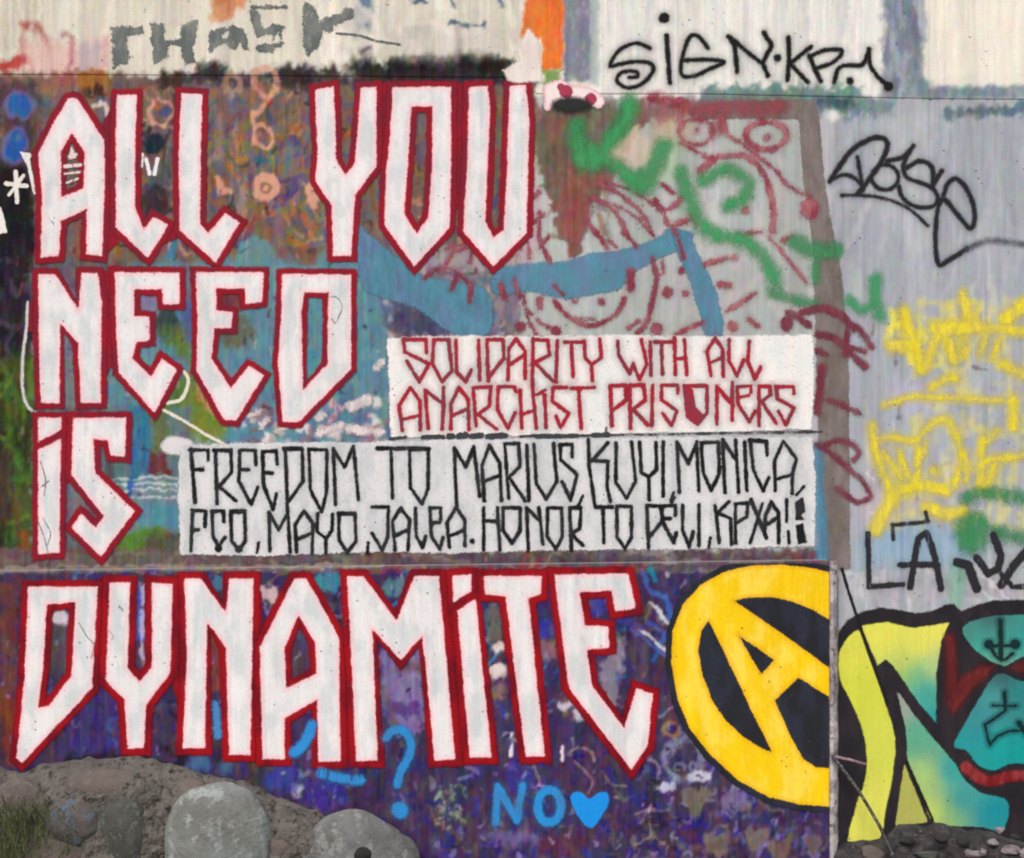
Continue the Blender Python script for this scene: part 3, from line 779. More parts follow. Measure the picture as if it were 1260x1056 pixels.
coat('blue_swash', [('ps', [(828, 284), (848, 290), (862, 318), (876, 346), (886, 378), (890, 414), (868, 414), (860, 384), (850, 350), (836, 318)])],
     paint((84, 142, 166), 2.2, 2.4, var=(98, 134, 170), op=0.9, grime=1.0), main_wall, M + ST, 2.6, label='steep blue-grey swash dropping to the right end of the box')
CR = (150, 58, 78)
rings = [('ss', [(736, 227), (757, 235), (782, 255), (797, 273), (800, 284)], 6), ('ss', [(727, 243), (742, 249), (760, 265), (774, 292)], 5.5), ('ss', [(723, 275), (735, 288), (747, 305)], 7),
         ('ss', [(803, 318), (808, 340), (804, 365), (796, 396), (784, 410)], 6.5), ('ss', [(776, 334), (776, 356)], 10), ('ss', [(768, 367), (760, 384), (742, 396), (720, 400), (697, 388), (682, 370)], 6),
         ('ss', [(643, 363), (650, 393), (661, 414)], 4.5), ('ss', [(665, 262), (664, 293), (677, 323)], 5.5), ('ss', [(649, 262), (648, 290), (652, 318)], 4.5), ('s', [(650, 250), (664, 236)], 6),
         ('ss', [(838, 244), (828, 254), (814, 258), (806, 246)], 6.5), ('ss', [(816, 256), (822, 276), (832, 278), (850, 270)], 5.5),
         ('c', 822, 360, 7), ('c', 808, 405, 8), ('c', 838, 333, 4), ('c', 843, 361, 4), ('c', 740, 371, 4), ('c', 684, 408, 6.5), ('c', 641, 402, 7), ('c', 706, 371, 3.5), ('s', [(663, 368), (664, 378)], 8),
         ('ss', [(523, 342), (540, 330), (560, 334), (580, 352)], 4.5), ('s', [(545, 335), (556, 310), (575, 305)], 5), ('s', [(562, 340), (556, 356)], 6), ('s', [(580, 352), (578, 372)], 7), ('s', [(616, 350), (620, 366)], 7), ('s', [(548, 306), (574, 300)], 4.5)]
for r_, w_ in ((46, 4.6), (66, 5), (92, 5), (118, 5), (146, 5.2)):
    a_ = -176
    while a_ < 170:
        da = math.degrees(rnd.uniform(14, 26) / r_)
        arc = [(724 + r_ * math.cos(math.radians(a_ + da * q / 4)), 332 + r_ * 0.92 * math.sin(math.radians(a_ + da * q / 4))) for q in range(5)]
        mx, my = arc[2]
        if my < 405 and mx < 860 and not (682 < mx < 732 and my < 318) and not (690 < mx < 800 and 300 < my < 365) and rnd.random() < (0.8 if my < 310 else 0.45):
            rings.append(('s', arc, w_ * rnd.uniform(0.75, 1.15)))
        a_ += da + math.degrees(rnd.uniform(6, 13) / r_)
coat('ring_drawing', rings, paint((138, 50, 70), 2.2, 2.2, var=(164, 92, 106), speck=0.4, op=0.85, mist=0.15), main_wall, M + 2 * ST, 2.2, label='concentric crimson rings, dashes and dots round the blue swash')
face = [('e', 943, 167, 25, 17, 7.5), ('c', 944, 169, 5), ('e', 857, 162, 21, 16, 4.5), ('c', 858, 160, 3.6), ('ss', [(888, 162), (913, 177), (933, 193), (953, 208), (968, 227), (997, 243)], 5),
        ('ss', [(884, 193), (917, 192), (937, 210), (947, 235), (952, 262), (951, 284)], 8), ('c', 996, 258, 12), ('ss', [(838, 175), (856, 186), (876, 197)], 5), ('s', [(862, 210), (878, 196)], 11),
        ('ss', [(830, 276), (846, 270), (856, 267)], 6), ('s', [(908, 288), (937, 285)], 4.5), ('ss', [(947, 293), (960, 307), (978, 330), (994, 350)], 4.2), ('s', [(868, 325), (884, 320), (903, 317)], 7.5),
        ('s', [(886, 350), (897, 352)], 8), ('s', [(895, 383), (912, 372), (929, 361)], 5.5), ('s', [(832, 411), (865, 396)], 6.5), ('s', [(922, 393), (932, 401)], 6), ('c', 902, 402, 7.5), ('c', 917, 258, 5),
        ('s', [(887, 143), (890, 160)], 9), ('ss', [(800, 122), (812, 108), (830, 106), (838, 120), (824, 128), (816, 118)], 7), ('s', [(962, 296), (976, 290)], 5), ('s', [(830, 250), (838, 246)], 5)]
coat('face_drawing', face, paint((150, 58, 78), 2.6, 2.4, var=(178, 112, 120), speck=0.4, op=0.8, mist=0.18), main_wall, M + 3 * ST, 2.2, label='crimson line drawing of a face with two eyes beside the brown frame', clip=(0, 119, 1260, 413))
coat('red_smear', [('ss', [(865, 136), (890, 132), (930, 134), (960, 130)], 20), ('ss', [(886, 150), (880, 160)], 14)], paint((156, 76, 88), 9, 3, op=0.62), main_wall, M + 4 * ST, 2.6, label='rubbed red smear over the top of the brown frame', margin=10)
coat('frame_band', [('p', [(862, 125), (1002, 122), (1006, 146), (858, 147)]), ('p', [(982, 124), (1002, 124), (1008, 146), (1014, 220), (1026, 290), (1036, 340), (1044, 420), (1046, 700), (1010, 700), (1004, 420), (1000, 300), (988, 220)])],
     paint((134, 124, 122), 1.4, 1.4, op=0.86, var=(116, 106, 100), grime=1.0), main_wall, M + ST, 3, label='grey-brown painted band framing the face drawing on top and right')
GR = (66, 168, 104)
coat('green_scrawl', [('ss', [(709, 156), (713, 186), (722, 204), (738, 196), (748, 176), (768, 152), (776, 126)], 19), ('ss', [(744, 196), (764, 208), (782, 226), (794, 228), (806, 204), (816, 180)], 18),
                      ('ss', [(838, 214), (848, 240), (860, 272), (876, 288), (898, 292), (924, 302), (944, 324), (954, 348)], 16), ('ss', [(866, 222), (892, 208), (908, 214), (922, 228), (914, 246), (896, 252)], 14), ('ef', 728, 192, 16, 16), ('ef', 790, 222, 17, 14)],
     paint((58, 156, 96), 7.5, 4.2, mist=0.4, var=(78, 152, 100), op=0.82), main_wall, M + 5 * ST, 2.6, label='bright green sprayed scrawl winding over the face drawing', margin=9)
coat('green_blot', [('ss', [(980, 298), (1000, 308), (1030, 308)], 20), ('ss', [(1003, 306), (1004, 344)], 11), ('ss', [(950, 360), (974, 368), (1002, 374)], 11)], paint((70, 146, 98), 6, 3.6, mist=0.25, op=0.75), main_wall, M + 5 * ST, 2.6,
     label='green blot across the right leg of the brown frame', margin=9)
coat('green_blot', [('ss', [(1078, 344), (1076, 362), (1082, 388)], 15), ('ss', [(1076, 376), (1058, 380), (1044, 370)], 11)], paint((66, 162, 106), 6, 3.4, mist=0.3, op=0.8), main_wall, M + 5 * ST, 2.6, label='small green hooked blot right of the brown frame', margin=9)

YE = (232, 218, 78)
yel = [('ss', [(1113, 382), (1120, 410), (1130, 436), (1136, 456), (1148, 424), (1158, 404), (1168, 420), (1173, 444)], 9), ('s', [(1098, 426), (1126, 424)], 12), ('ss', [(1184, 362), (1192, 386), (1202, 402), (1232, 404), (1262, 408)], 9),
       ('s', [(1150, 404), (1192, 404)], 13), ('ss', [(1238, 392), (1262, 376)], 14), ('s', [(1214, 410), (1208, 434)], 5), ('s', [(1232, 410), (1222, 440)], 5), ('s', [(1234, 448), (1262, 462)], 9), ('s', [(1190, 410), (1186, 436)], 5),
       ('ss', [(1146, 478), (1158, 470), (1176, 464)], 7), ('s', [(1126, 488), (1170, 490), (1250, 494)], 5), ('s', [(1247, 488), (1247, 526)], 8), ('s', [(1088, 498), (1130, 486)], 4)]
yel2 = [('ss', [(1072, 524), (1078, 552), (1086, 580), (1096, 602)], 8), ('ss', [(1074, 540), (1100, 538), (1126, 542), (1144, 524), (1164, 516), (1178, 540), (1182, 570), (1174, 600)], 6), ('s', [(1106, 556), (1120, 592)], 6), ('s', [(1130, 552), (1128, 602)], 7),
        ('s', [(1140, 544), (1122, 600)], 5), ('ss', [(1096, 612), (1112, 602), (1140, 598), (1166, 604)], 11), ('ss', [(1100, 612), (1088, 632), (1078, 652)], 12), ('s', [(1186, 556), (1190, 590)], 5), ('ss', [(1210, 540), (1208, 566), (1230, 564), (1262, 560)], 7),
        ('ss', [(1208, 570), (1206, 596), (1216, 594), (1222, 574)], 8), ('ss', [(1142, 624), (1162, 632), (1184, 630)], 12), ('s', [(1152, 584), (1148, 578)], 6), ('s', [(1226, 530), (1212, 548)], 4), ('s', [(1086, 556), (1110, 590)], 4)]
yel = [(o[0], o[1], o[2] * 1.3) for o in yel]; yel2 = [(o[0], o[1], o[2] * 1.25) for o in yel2]
ym = paint((238, 221, 56), 4.2, 3.2, mist=0.5, var=(228, 212, 84), op=0.88)
coat('yellow_scrawl', yel, ym, main_wall, M + 2 * ST, 2.4, label='upper row of blurred yellow scrawl on the grey right-hand wall', margin=9)
coat('yellow_scrawl', yel2, ym, main_wall, M + 2 * ST, 2.4, label='lower row of yellow scrawl above the black letters LA', margin=9)
coat('green_haze', [('ss', [(1190, 612), (1222, 608), (1262, 614)], 15), ('ef', 1197, 656, 22, 26), ('ss', [(1224, 654), (1262, 664)], 16)], paint((60, 144, 90), 9, 4, mist=0.25, op=0.72), main_wall, M + 3 * ST, 2.6, label='hazy green patch over the black lettering at the right edge', margin=9)
dose = [('ss', [(1021, 223), (1045, 188), (1066, 173), (1083, 169), (1092, 177), (1086, 196), (1070, 220), (1055, 239)], 6.5), ('ss', [(1021, 222), (1037, 215), (1050, 218), (1061, 228)], 5), ('s', [(1055, 193), (1062, 233)], 5),
        ('e', 1089, 218, 16.5, 15.5, 5), ('ss', [(1091, 198), (1109, 194), (1118, 186), (1124, 179)], 6), ('ss', [(1124, 179), (1112, 202), (1116, 218), (1134, 225), (1149, 233), (1154, 247), (1144, 255), (1124, 253), (1110, 242), (1106, 229)], 5.5),
        ('ss', [(1116, 206), (1132, 198), (1147, 206), (1148, 228)], 6), ('s', [(1159, 210), (1146, 230)], 6), ('ss', [(1161, 240), (1166, 226), (1176, 220), (1188, 230), (1197, 250), (1199, 270), (1194, 281), (1180, 266), (1162, 245), (1154, 256), (1151, 294), (1155, 325), (1170, 318), (1190, 306)], 6),
        ('ss', [(1035, 240), (1072, 241), (1103, 249), (1124, 261), (1142, 278)], 4)]
ds = coat('spray_tag', dose, paint((38, 38, 44), 2.3, 0.7, mist=0.16), main_wall, M + 4 * ST, 1.6, label='looping black sprayed tag DOSE on the grey right-hand wall', margin=8)
coat('tag_tail', [('ss', [(1188, 307), (1213, 297), (1237, 297), (1266, 302)], 6)], paint((78, 82, 92), 5, 0.8, op=0.7), ds, M + 5 * ST, 1.8, margin=6)
MR = (118, 50, 68)
site = [('ss', [(988, 384), (1012, 380), (1034, 388), (1050, 404)], 10), ('ss', [(1006, 412), (1026, 416), (1042, 430), (1064, 451)], 9), ('ss', [(1044, 398), (1058, 406), (1072, 426)], 9), ('s', [(1040, 425), (1064, 433)], 7), ('s', [(1044, 398), (1040, 436)], 8), ('c', 968, 398, 9), ('s', [(970, 384), (996, 400)], 8),
        ('s', [(1012, 452), (1006, 506)], 11), ('s', [(1021, 492), (1040, 500), (1058, 509)], 7), ('ss', [(1004, 546), (1025, 561), (1047, 579), (1064, 596), (1071, 612), (1056, 618), (1044, 612), (1031, 602)], 6.5), ('ss', [(1014, 550), (1030, 542), (1050, 548), (1057, 558), (1050, 566)], 7), ('s', [(1000, 430), (1016, 436)], 6)]
coat('vertical_lettering', site, paint(MR, 2.6, 2.2, var=(136, 70, 84), op=0.85, mist=0.12), main_wall, M + 6 * ST, 2, label='maroon sprayed letters running down the brown frame')
coat('blue_strip', [('ss', [(1006, 552), (1006, 600), (1010, 650), (1012, 690)], 16)], paint((86, 146, 180), 4, 3, op=0.7), main_wall, M + 2 * ST, 2.4, label='narrow blue strip at the right end of the white name panel')
la = [('L', [('s', [(1068, 656), (1069, 722), (1111, 719)], 6.5)]), ('A', [('s', [(1120, 722), (1126, 684), (1130, 662), (1140, 655), (1148, 676), (1158, 724)], 8), ('s', [(1108, 695), (1154, 695)], 7.5)]),
      ('N', [('s', [(1178, 692), (1192, 696), (1202, 724)], 11), ('s', [(1202, 686), (1216, 706), (1228, 700), (1232, 684), (1222, 658)], 9), ('s', [(1232, 720), (1246, 698), (1264, 676)], 10), ('s', [(1232, 706), (1246, 722), (1262, 722)], 6)]), ]
lw = coat('black_lettering', [('s', [(1099, 664), (1098, 646), (1142, 642), (1139, 630)], 4.5)], paint((48, 48, 52), 1.5, 0.9, wear=0.3), main_wall, M + 4 * ST, 2, label='black hand-painted letters LA above the yellow and teal mural')
for ch, ops in la:
    coat('letter', ops, paint((44, 44, 50), 1.4, 1.0, wear=0.15, mist=0.1), lw, M + 5 * ST, 1.8, margin=7)

# marks left of the slogan
coat('star_mark', [('s', [(7, 226), (33, 229)], 5), ('s', [(19, 211), (21, 249)], 5), ('s', [(11, 240), (29, 216)], 4.5)], paint((226, 222, 216), 0.8, 0.8), main_wall, M + 2 * ST, 1.6, label='small white painted asterisk left of the letter A')
coat('arrow_mark', [('s', [(43, 237), (33, 192)], 4.5), ('p', [(24, 186), (40, 190), (32, 203)])], paint((226, 222, 222), 0.8, 0.8), main_wall, M + 2 * ST, 1.6, label='white painted arrow pointing up at the blue blobs')
coat('white_tick', [('p', [(-8, 250), (2, 256), (9, 286), (-8, 290)])], paint((230, 228, 224), 0.8, 0.8), main_wall, M + 2 * ST, 1.6, label='white wedge cut by the left edge')
coat('white_line', [('ss', [(34, 372), (33, 400), (28, 440), (28, 480), (34, 500), (44, 508)], 3.6)], paint((206, 206, 204), 1.2, 0.8, wear=0.2), main_wall, M + 2 * ST, 1.8, label='thin white curved line left of NEED')
coat('white_line', [('ss', [(198, 503), (228, 519), (252, 534), (278, 548)], 4), ('ss', [(206, 496), (222, 492), (230, 478), (230, 462), (214, 448), (200, 438)], 4.5)], paint((222, 220, 202), 1.0, 0.8), main_wall, M + 2 * ST, 1.8, label='thin cream hooked line under the first E')
coat('white_dashes', [('ss', [(306, 513), (320, 506)], 5), ('s', [(322, 523), (330, 516)], 8), ('ss', [(340, 530), (352, 526)], 6), ('s', [(392, 534), (420, 524)], 9), ('s', [(392, 514), (398, 510)], 9), ('s', [(432, 500), (452, 492)], 13), ('s', [(428, 528), (470, 532)], 10), ('s', [(464, 452), (470, 446)], 9)],
     paint((224, 214, 216), 2.6, 3.0, op=0.85), main_wall, M + 2 * ST, 2, label='scattered white dabs between NEED and the name panel')
mk = [('s', [(180, 196), (184, 214)], 5), ('s', [(194, 196), (190, 214)], 5), ('s', [(175, 190), (174, 205)], 4)]
coat('quote_marks', mk, paint((232, 230, 234), 0.7, 0.6), main_wall, M + 2 * ST, 1.5, label='two short white strokes between the first two Ls')
# white knob on the panel's left
coat('white_blob', [('ps', [(198, 548), (206, 538), (222, 538), (236, 544), (236, 556), (226, 560), (214, 560), (202, 556)])], paint((218, 216, 220), 2.4, 1.4), main_wall, M + 3 * ST, 1.8, label='soft white blob at the upper left corner of the name panel')

# ---------------- big slogan
RED = (150, 18, 36)
red_m = paint(RED, 1.7, 1.3, var=(126, 26, 46), grime=0.9, edge=(118, 34, 54), edge_w=4, edge_f=0.45)
red_m2 = paint((158, 14, 26), 1.6, 1.2, var=(118, 12, 28), grime=0.9, edge=(112, 18, 34), edge_w=5, edge_f=0.5)
white_m = paint((230, 230, 232), 1.1, 1.0, edge=(250, 196, 206), edge_w=7, edge_f=0.8, var=(208, 215, 218), grime=0.85, speck=0.12)
DW = {
    'ALL': [
        [('p', [(50, 317), (52, 240), (47, 190), (68, 147), (84, 122), (90, 120), (96, 123), (107, 140), (128, 173), (129, 235), (125, 315), (106, 313), (107, 257), (75, 272), (72, 315)]), ('h', [(88, 163), (75, 187), (75, 243), (103, 232), (104, 187)])],
        [('p', [(144, 117), (168, 117), (166, 200), (166, 255), (177, 283), (188, 267), (207, 277), (182, 318), (143, 280), (142, 187)])],
        [('p', [(223, 115), (249, 116), (247, 187), (246, 275), (256, 288), (277, 262), (295, 274), (265, 323), (221, 283), (220, 187)])]],
    'YOU': [
        [('p', [(388, 110), (410, 107), (413, 150), (413, 195), (425, 216), (437, 200), (441, 150), (444, 108), (463, 107), (463, 205), (437, 240), (432, 315), (410, 315), (408, 253), (388, 222), (391, 190), (389, 150)])],
        [('p', [(483, 107), (555, 107), (555, 200), (553, 280), (510, 328), (473, 277), (475, 213), (480, 167)]), ('h', [(506, 131), (532, 131), (532, 200), (527, 267), (513, 287), (497, 263), (502, 200)])],
        [('p', [(577, 107), (600, 106), (603, 135), (597, 273), (607, 292), (620, 283), (624, 200), (627, 106), (647, 105), (651, 147), (648, 287), (607, 328), (570, 285), (575, 200)])]],
    'NEED': [
        [('p', [(47, 337), (68, 338), (97, 382), (100, 336), (120, 336), (125, 370), (124, 496), (100, 496), (96, 422), (74, 398), (73, 496), (50, 496), (48, 422)])],
        [('p', [(141, 335), (221, 336), (221, 374), (201, 374), (199, 356), (165, 356), (165, 389), (184, 390), (184, 419), (168, 421), (163, 441), (186, 464), (199, 441), (218, 455), (190, 508), (146, 458), (143, 410)])],
        [('p', [(241, 335), (324, 335), (323, 372), (302, 374), (301, 355), (266, 355), (266, 382), (286, 384), (285, 404), (264, 404), (260, 441), (284, 478), (306, 450), (325, 462), (290, 518), (276, 517), (242, 456), (243, 400)])],
        [('p', [(347, 337), (432, 338), (432, 454), (367, 520), (348, 519), (342, 450), (346, 390)]), ('h', [(374, 360), (404, 360), (403, 448), (373, 480), (371, 384)])]],
    'IS': [
        [('p', [(47, 514), (75, 514), (75, 529), (47, 544)]), ('p', [(47, 554), (75, 540), (73, 680), (47, 682)])],
        [('p', [(90, 514), (155, 514), (154, 562), (137, 560), (132, 542), (115, 540), (117, 582), (166, 629), (124, 685), (88, 649), (100, 632), (118, 649), (128, 635), (88, 585)])]],
}
LABELW = {'ALL': 'large white blackletter word ALL outlined in red', 'YOU': 'large white blackletter word YOU outlined in red under the soot-stained seam', 'NEED': 'large white blackletter word NEED outlined in red', 'IS': 'large white blackletter word IS outlined in red'}
k = 7
for wd, letters in DW.items():
    ops = [o for lt in letters for o in lt]
    extra = {'ALL': [('p', [(127, 150), (146, 114), (145, 300), (127, 316)]), ('p', [(205, 280), (222, 282), (222, 292), (200, 300)])], 'YOU': [('p', [(462, 102), (484, 102), (476, 200), (462, 206)]), ('p', [(553, 102), (578, 102), (574, 250), (555, 262)])],
             'NEED': [('p', [(124, 334), (142, 334), (146, 440), (124, 470)]), ('p', [(36, 372), (48, 366), (48, 412), (35, 408)])], 'IS': [('p', [(74, 508), (92, 508), (90, 590), (74, 600)])]}[wd]
    # each letter's own band, so that holes of one letter never cut another
    parts_ = [outline(lt, 7.4 + 0.5 * rnd.uniform(-1, 1)) for lt in letters]
    w = coat('painted_word', extra, red_m, main_wall, M + k * ST, 2.2, label=LABELW[wd])
    for po in parts_: coat('letter_outline', po, red_m, w, M + k * ST, 2.0)
    for lt in letters:
        coat('letter', lt, white_m, w, M + (k + 1) * ST, 2.0)
coat('letter_gap_mark', [('s', [(84, 193), (94, 190)], 3), ('s', [(80, 205), (99, 203)], 4), ('s', [(80, 214), (98, 212)], 3), ('s', [(82, 225), (96, 220)], 2.6), ('p', [(88, 178), (94, 194), (84, 197)])], paint((226, 206, 206), 0.8, 0.6), main_wall, M + (k + 1) * ST, 1.5, label='tiny white marks inside the counter of the A')
scr = paint((104, 98, 102), 0.7, 0.5, op=0.7)
coat('scratch', [('ss', [(50, 568), (56, 590), (54, 610)], 1.3), ('ss', [(46, 640), (54, 660), (60, 684)], 1.3), ('ss', [(52, 636), (62, 656), (58, 672)], 1.2), ('ss', [(50, 600), (60, 592)], 1.1)], scr, main_wall, M + 9 * ST, 1.1, label='thin pen scratches on the I of IS')
coat('scratch', [('ss', [(404, 366), (414, 366), (421, 378), (414, 396)], 1.3), ('ss', [(408, 392), (412, 398)], 1.2)], scr, main_wall, M + 9 * ST, 1.1, label='thin curved scratch on the D of NEED')
coat('scratch', [('ss', [(76, 190), (86, 196), (92, 216), (84, 232)], 1.1), ('ss', [(60, 268), (66, 276)], 1.1)], scr, main_wall, M + 9 * ST, 1.1, label='thin scratches on the A of ALL')
# ---------------- white boxes
box1 = coat('text_panel', [('p', [(476, 417), (520, 414), (560, 413), (640, 414), (760, 412), (860, 414), (1000, 412), (1002, 460), (999, 528), (900, 532), (820, 533), (700, 536), (600, 536), (481, 539), (479, 480)])], paint((238, 235, 234), 1.2, 1.8, speck=0.25, grime=0.35, var=(228, 232, 232)), main_wall, M + 9 * ST, 3, label='upper white painted box with red lettering about solidarity with prisoners')
box2 = coat('text_panel', [('p', [(221, 549), (300, 545), (460, 544), (580, 540), (700, 540), (850, 537), (1000, 538), (1004, 600), (1002, 672), (850, 676), (700, 677), (560, 681), (460, 679), (330, 684), (222, 682), (219, 620)])], paint((219, 220, 223), 1.2, 1.8, speck=0.25, grime=0.45, var=(202, 206, 210)), main_wall, M + 9 * ST, 3, label='lower whitish painted box with two lines of black names')
coat('ruled_line', [('s', [(480, 540), (500, 538)], 3), ('s', [(520, 538), (545, 537)], 5), ('s', [(553, 537), (556, 537)], 7), ('s', [(565, 537), (572, 536)], 8), ('s', [(580, 537), (592, 536)], 7), ('s', [(600, 537), (622, 536)], 7), ('s', [(640, 537), (660, 536)], 2.5), ('s', [(660, 537), (710, 536)], 5.5), ('s', [(730, 535), (748, 535)], 6), ('s', [(746, 526), (746, 534)], 3), ('s', [(640, 537), (1012, 531)], 2.2)],
     paint((62, 66, 70), 0.9, 1.4), main_wall, M + 10 * ST, 1.8, label='broken black line between the two white boxes')
RW = 4.9
red_txt = [  # SOLIDARITY WITH ALL
    [('s', [(525, 434), (524, 418), (496, 418), (498, 433), (528, 448), (516, 470), (501, 445)], RW)],
    [('s', [(534, 418), (552, 418), (556, 456), (544, 470), (532, 447), (534, 418)], RW)],
    [('s', [(561, 419), (562, 458), (573, 470), (580, 455)], RW)],
    [('s', [(589, 419), (590, 468)], RW)],
    [('s', [(601, 469), (599, 418), (619, 418), (620, 441), (602, 464)], RW)],
    [('s', [(625, 467), (626, 430), (635, 417), (646, 432), (646, 466)], RW), ('s', [(626, 450), (646, 436)], RW)],
    [('s', [(656, 417), (655, 474)], RW), ('s', [(656, 418), (674, 419), (676, 437), (658, 446), (681, 470)], RW)],
    [('s', [(686, 419), (684, 470)], RW)],
    [('s', [(695, 421), (716, 421)], RW), ('s', [(703, 421), (705, 464)], RW)],
    [('s', [(719, 420), (720, 440), (728, 449), (740, 440), (738, 417)], RW), ('s', [(728, 449), (729, 468)], RW)],
    [('s', [(760, 420), (761, 436), (775, 460), (779, 448), (787, 467), (796, 448), (789, 418)], RW)],
    [('s', [(800, 421), (801, 462)], RW)],
    [('s', [(805, 421), (827, 421)], RW), ('s', [(814, 421), (815, 461)], RW)],
    [('s', [(830, 416), (831, 461)], RW), ('s', [(842, 418), (845, 461)], RW), ('s', [(831, 442), (844, 440)], RW)],
    [('s', [(875, 462), (870, 432), (880, 416), (889, 430), (890, 463)], RW), ('s', [(873, 447), (889, 440)], RW)],
    [('s', [(897, 418), (897, 444), (907, 462), (915, 443)], RW)],
    [('s', [(922, 420), (920, 444), (929, 467), (936, 452)], RW)],
    # ANARCHIST PRISONERS
    [('s', [(495, 530), (491, 499), (505, 477), (517, 494), (517, 529)], 5), ('s', [(497, 516), (516, 511)], 4)],
    [('s', [(527, 527), (523, 480), (546, 498), (544, 528)], 5), ('s', [(546, 477), (545, 500)], 5)],
    [('s', [(555, 528), (555, 496), (565, 477), (576, 492), (577, 528)], 5), ('s', [(556, 512), (576, 503)], 5)],
    [('s', [(586, 524), (582, 477), (604, 476), (602, 500), (588, 510), (611, 528)], 5)],
    [('s', [(635, 482), (633, 476), (613, 476), (612, 504), (625, 527), (634, 508)], 5)],
    [('s', [(640, 480), (642, 527)], 5), ('s', [(655, 476), (660, 527)], 5), ('s', [(641, 510), (658, 505)], 5)],
    [('s', [(670, 486), (672, 526)], 5), ('s', [(661, 486), (671, 480)], 4)],
    [('s', [(697, 477), (680, 477), (680, 494), (700, 509), (690, 526), (684, 512)], 5)],
    [('s', [(703, 478), (731, 477)], 5), ('s', [(712, 478), (715, 527)], 5)],
    [('s', [(753, 524), (751, 475), (770, 474), (771, 492), (754, 505)], 5.5)],
    [('s', [(776, 527), (775, 474), (792, 474), (794, 492), (779, 504), (797, 523)], 5.5)],
    [('s', [(803, 474), (802, 524)], 5)],
    [('s', [(834, 484), (834, 474), (814, 474), (814, 492), (833, 506), (826, 524), (815, 508)], 4.6)],
    [('s', [(842, 475), (870, 475), (870, 508), (858, 522), (846, 512), (842, 475)], 5), ('p', [(842, 474), (853, 480), (856, 500), (868, 512), (858, 524), (846, 514)])],
    [('s', [(882, 522), (882, 475), (902, 500)], 5), ('s', [(901, 471), (901, 517)], 5)],
    [('s', [(924, 483), (924, 475), (907, 476), (908, 497), (922, 519), (929, 506)], 4.6), ('s', [(909, 489), (921, 487)], 4)],
    [('s', [(934, 524), (934, 475), (947, 476), (948, 486), (937, 494), (955, 521)], 5)],
    [('s', [(977, 484), (976, 476), (955, 476), (957, 491), (977, 502), (967, 523), (958, 506)], 5)]]
rm = paint((166, 34, 54), 1.3, 0.8, var=(136, 52, 66), mist=0.2, grime=0.4)
for i, ops in enumerate(red_txt):
    coat('letter', ops, rm, box1, M + (10 + (i % 2)) * ST, 1.5, margin=7)
BW = 4.7
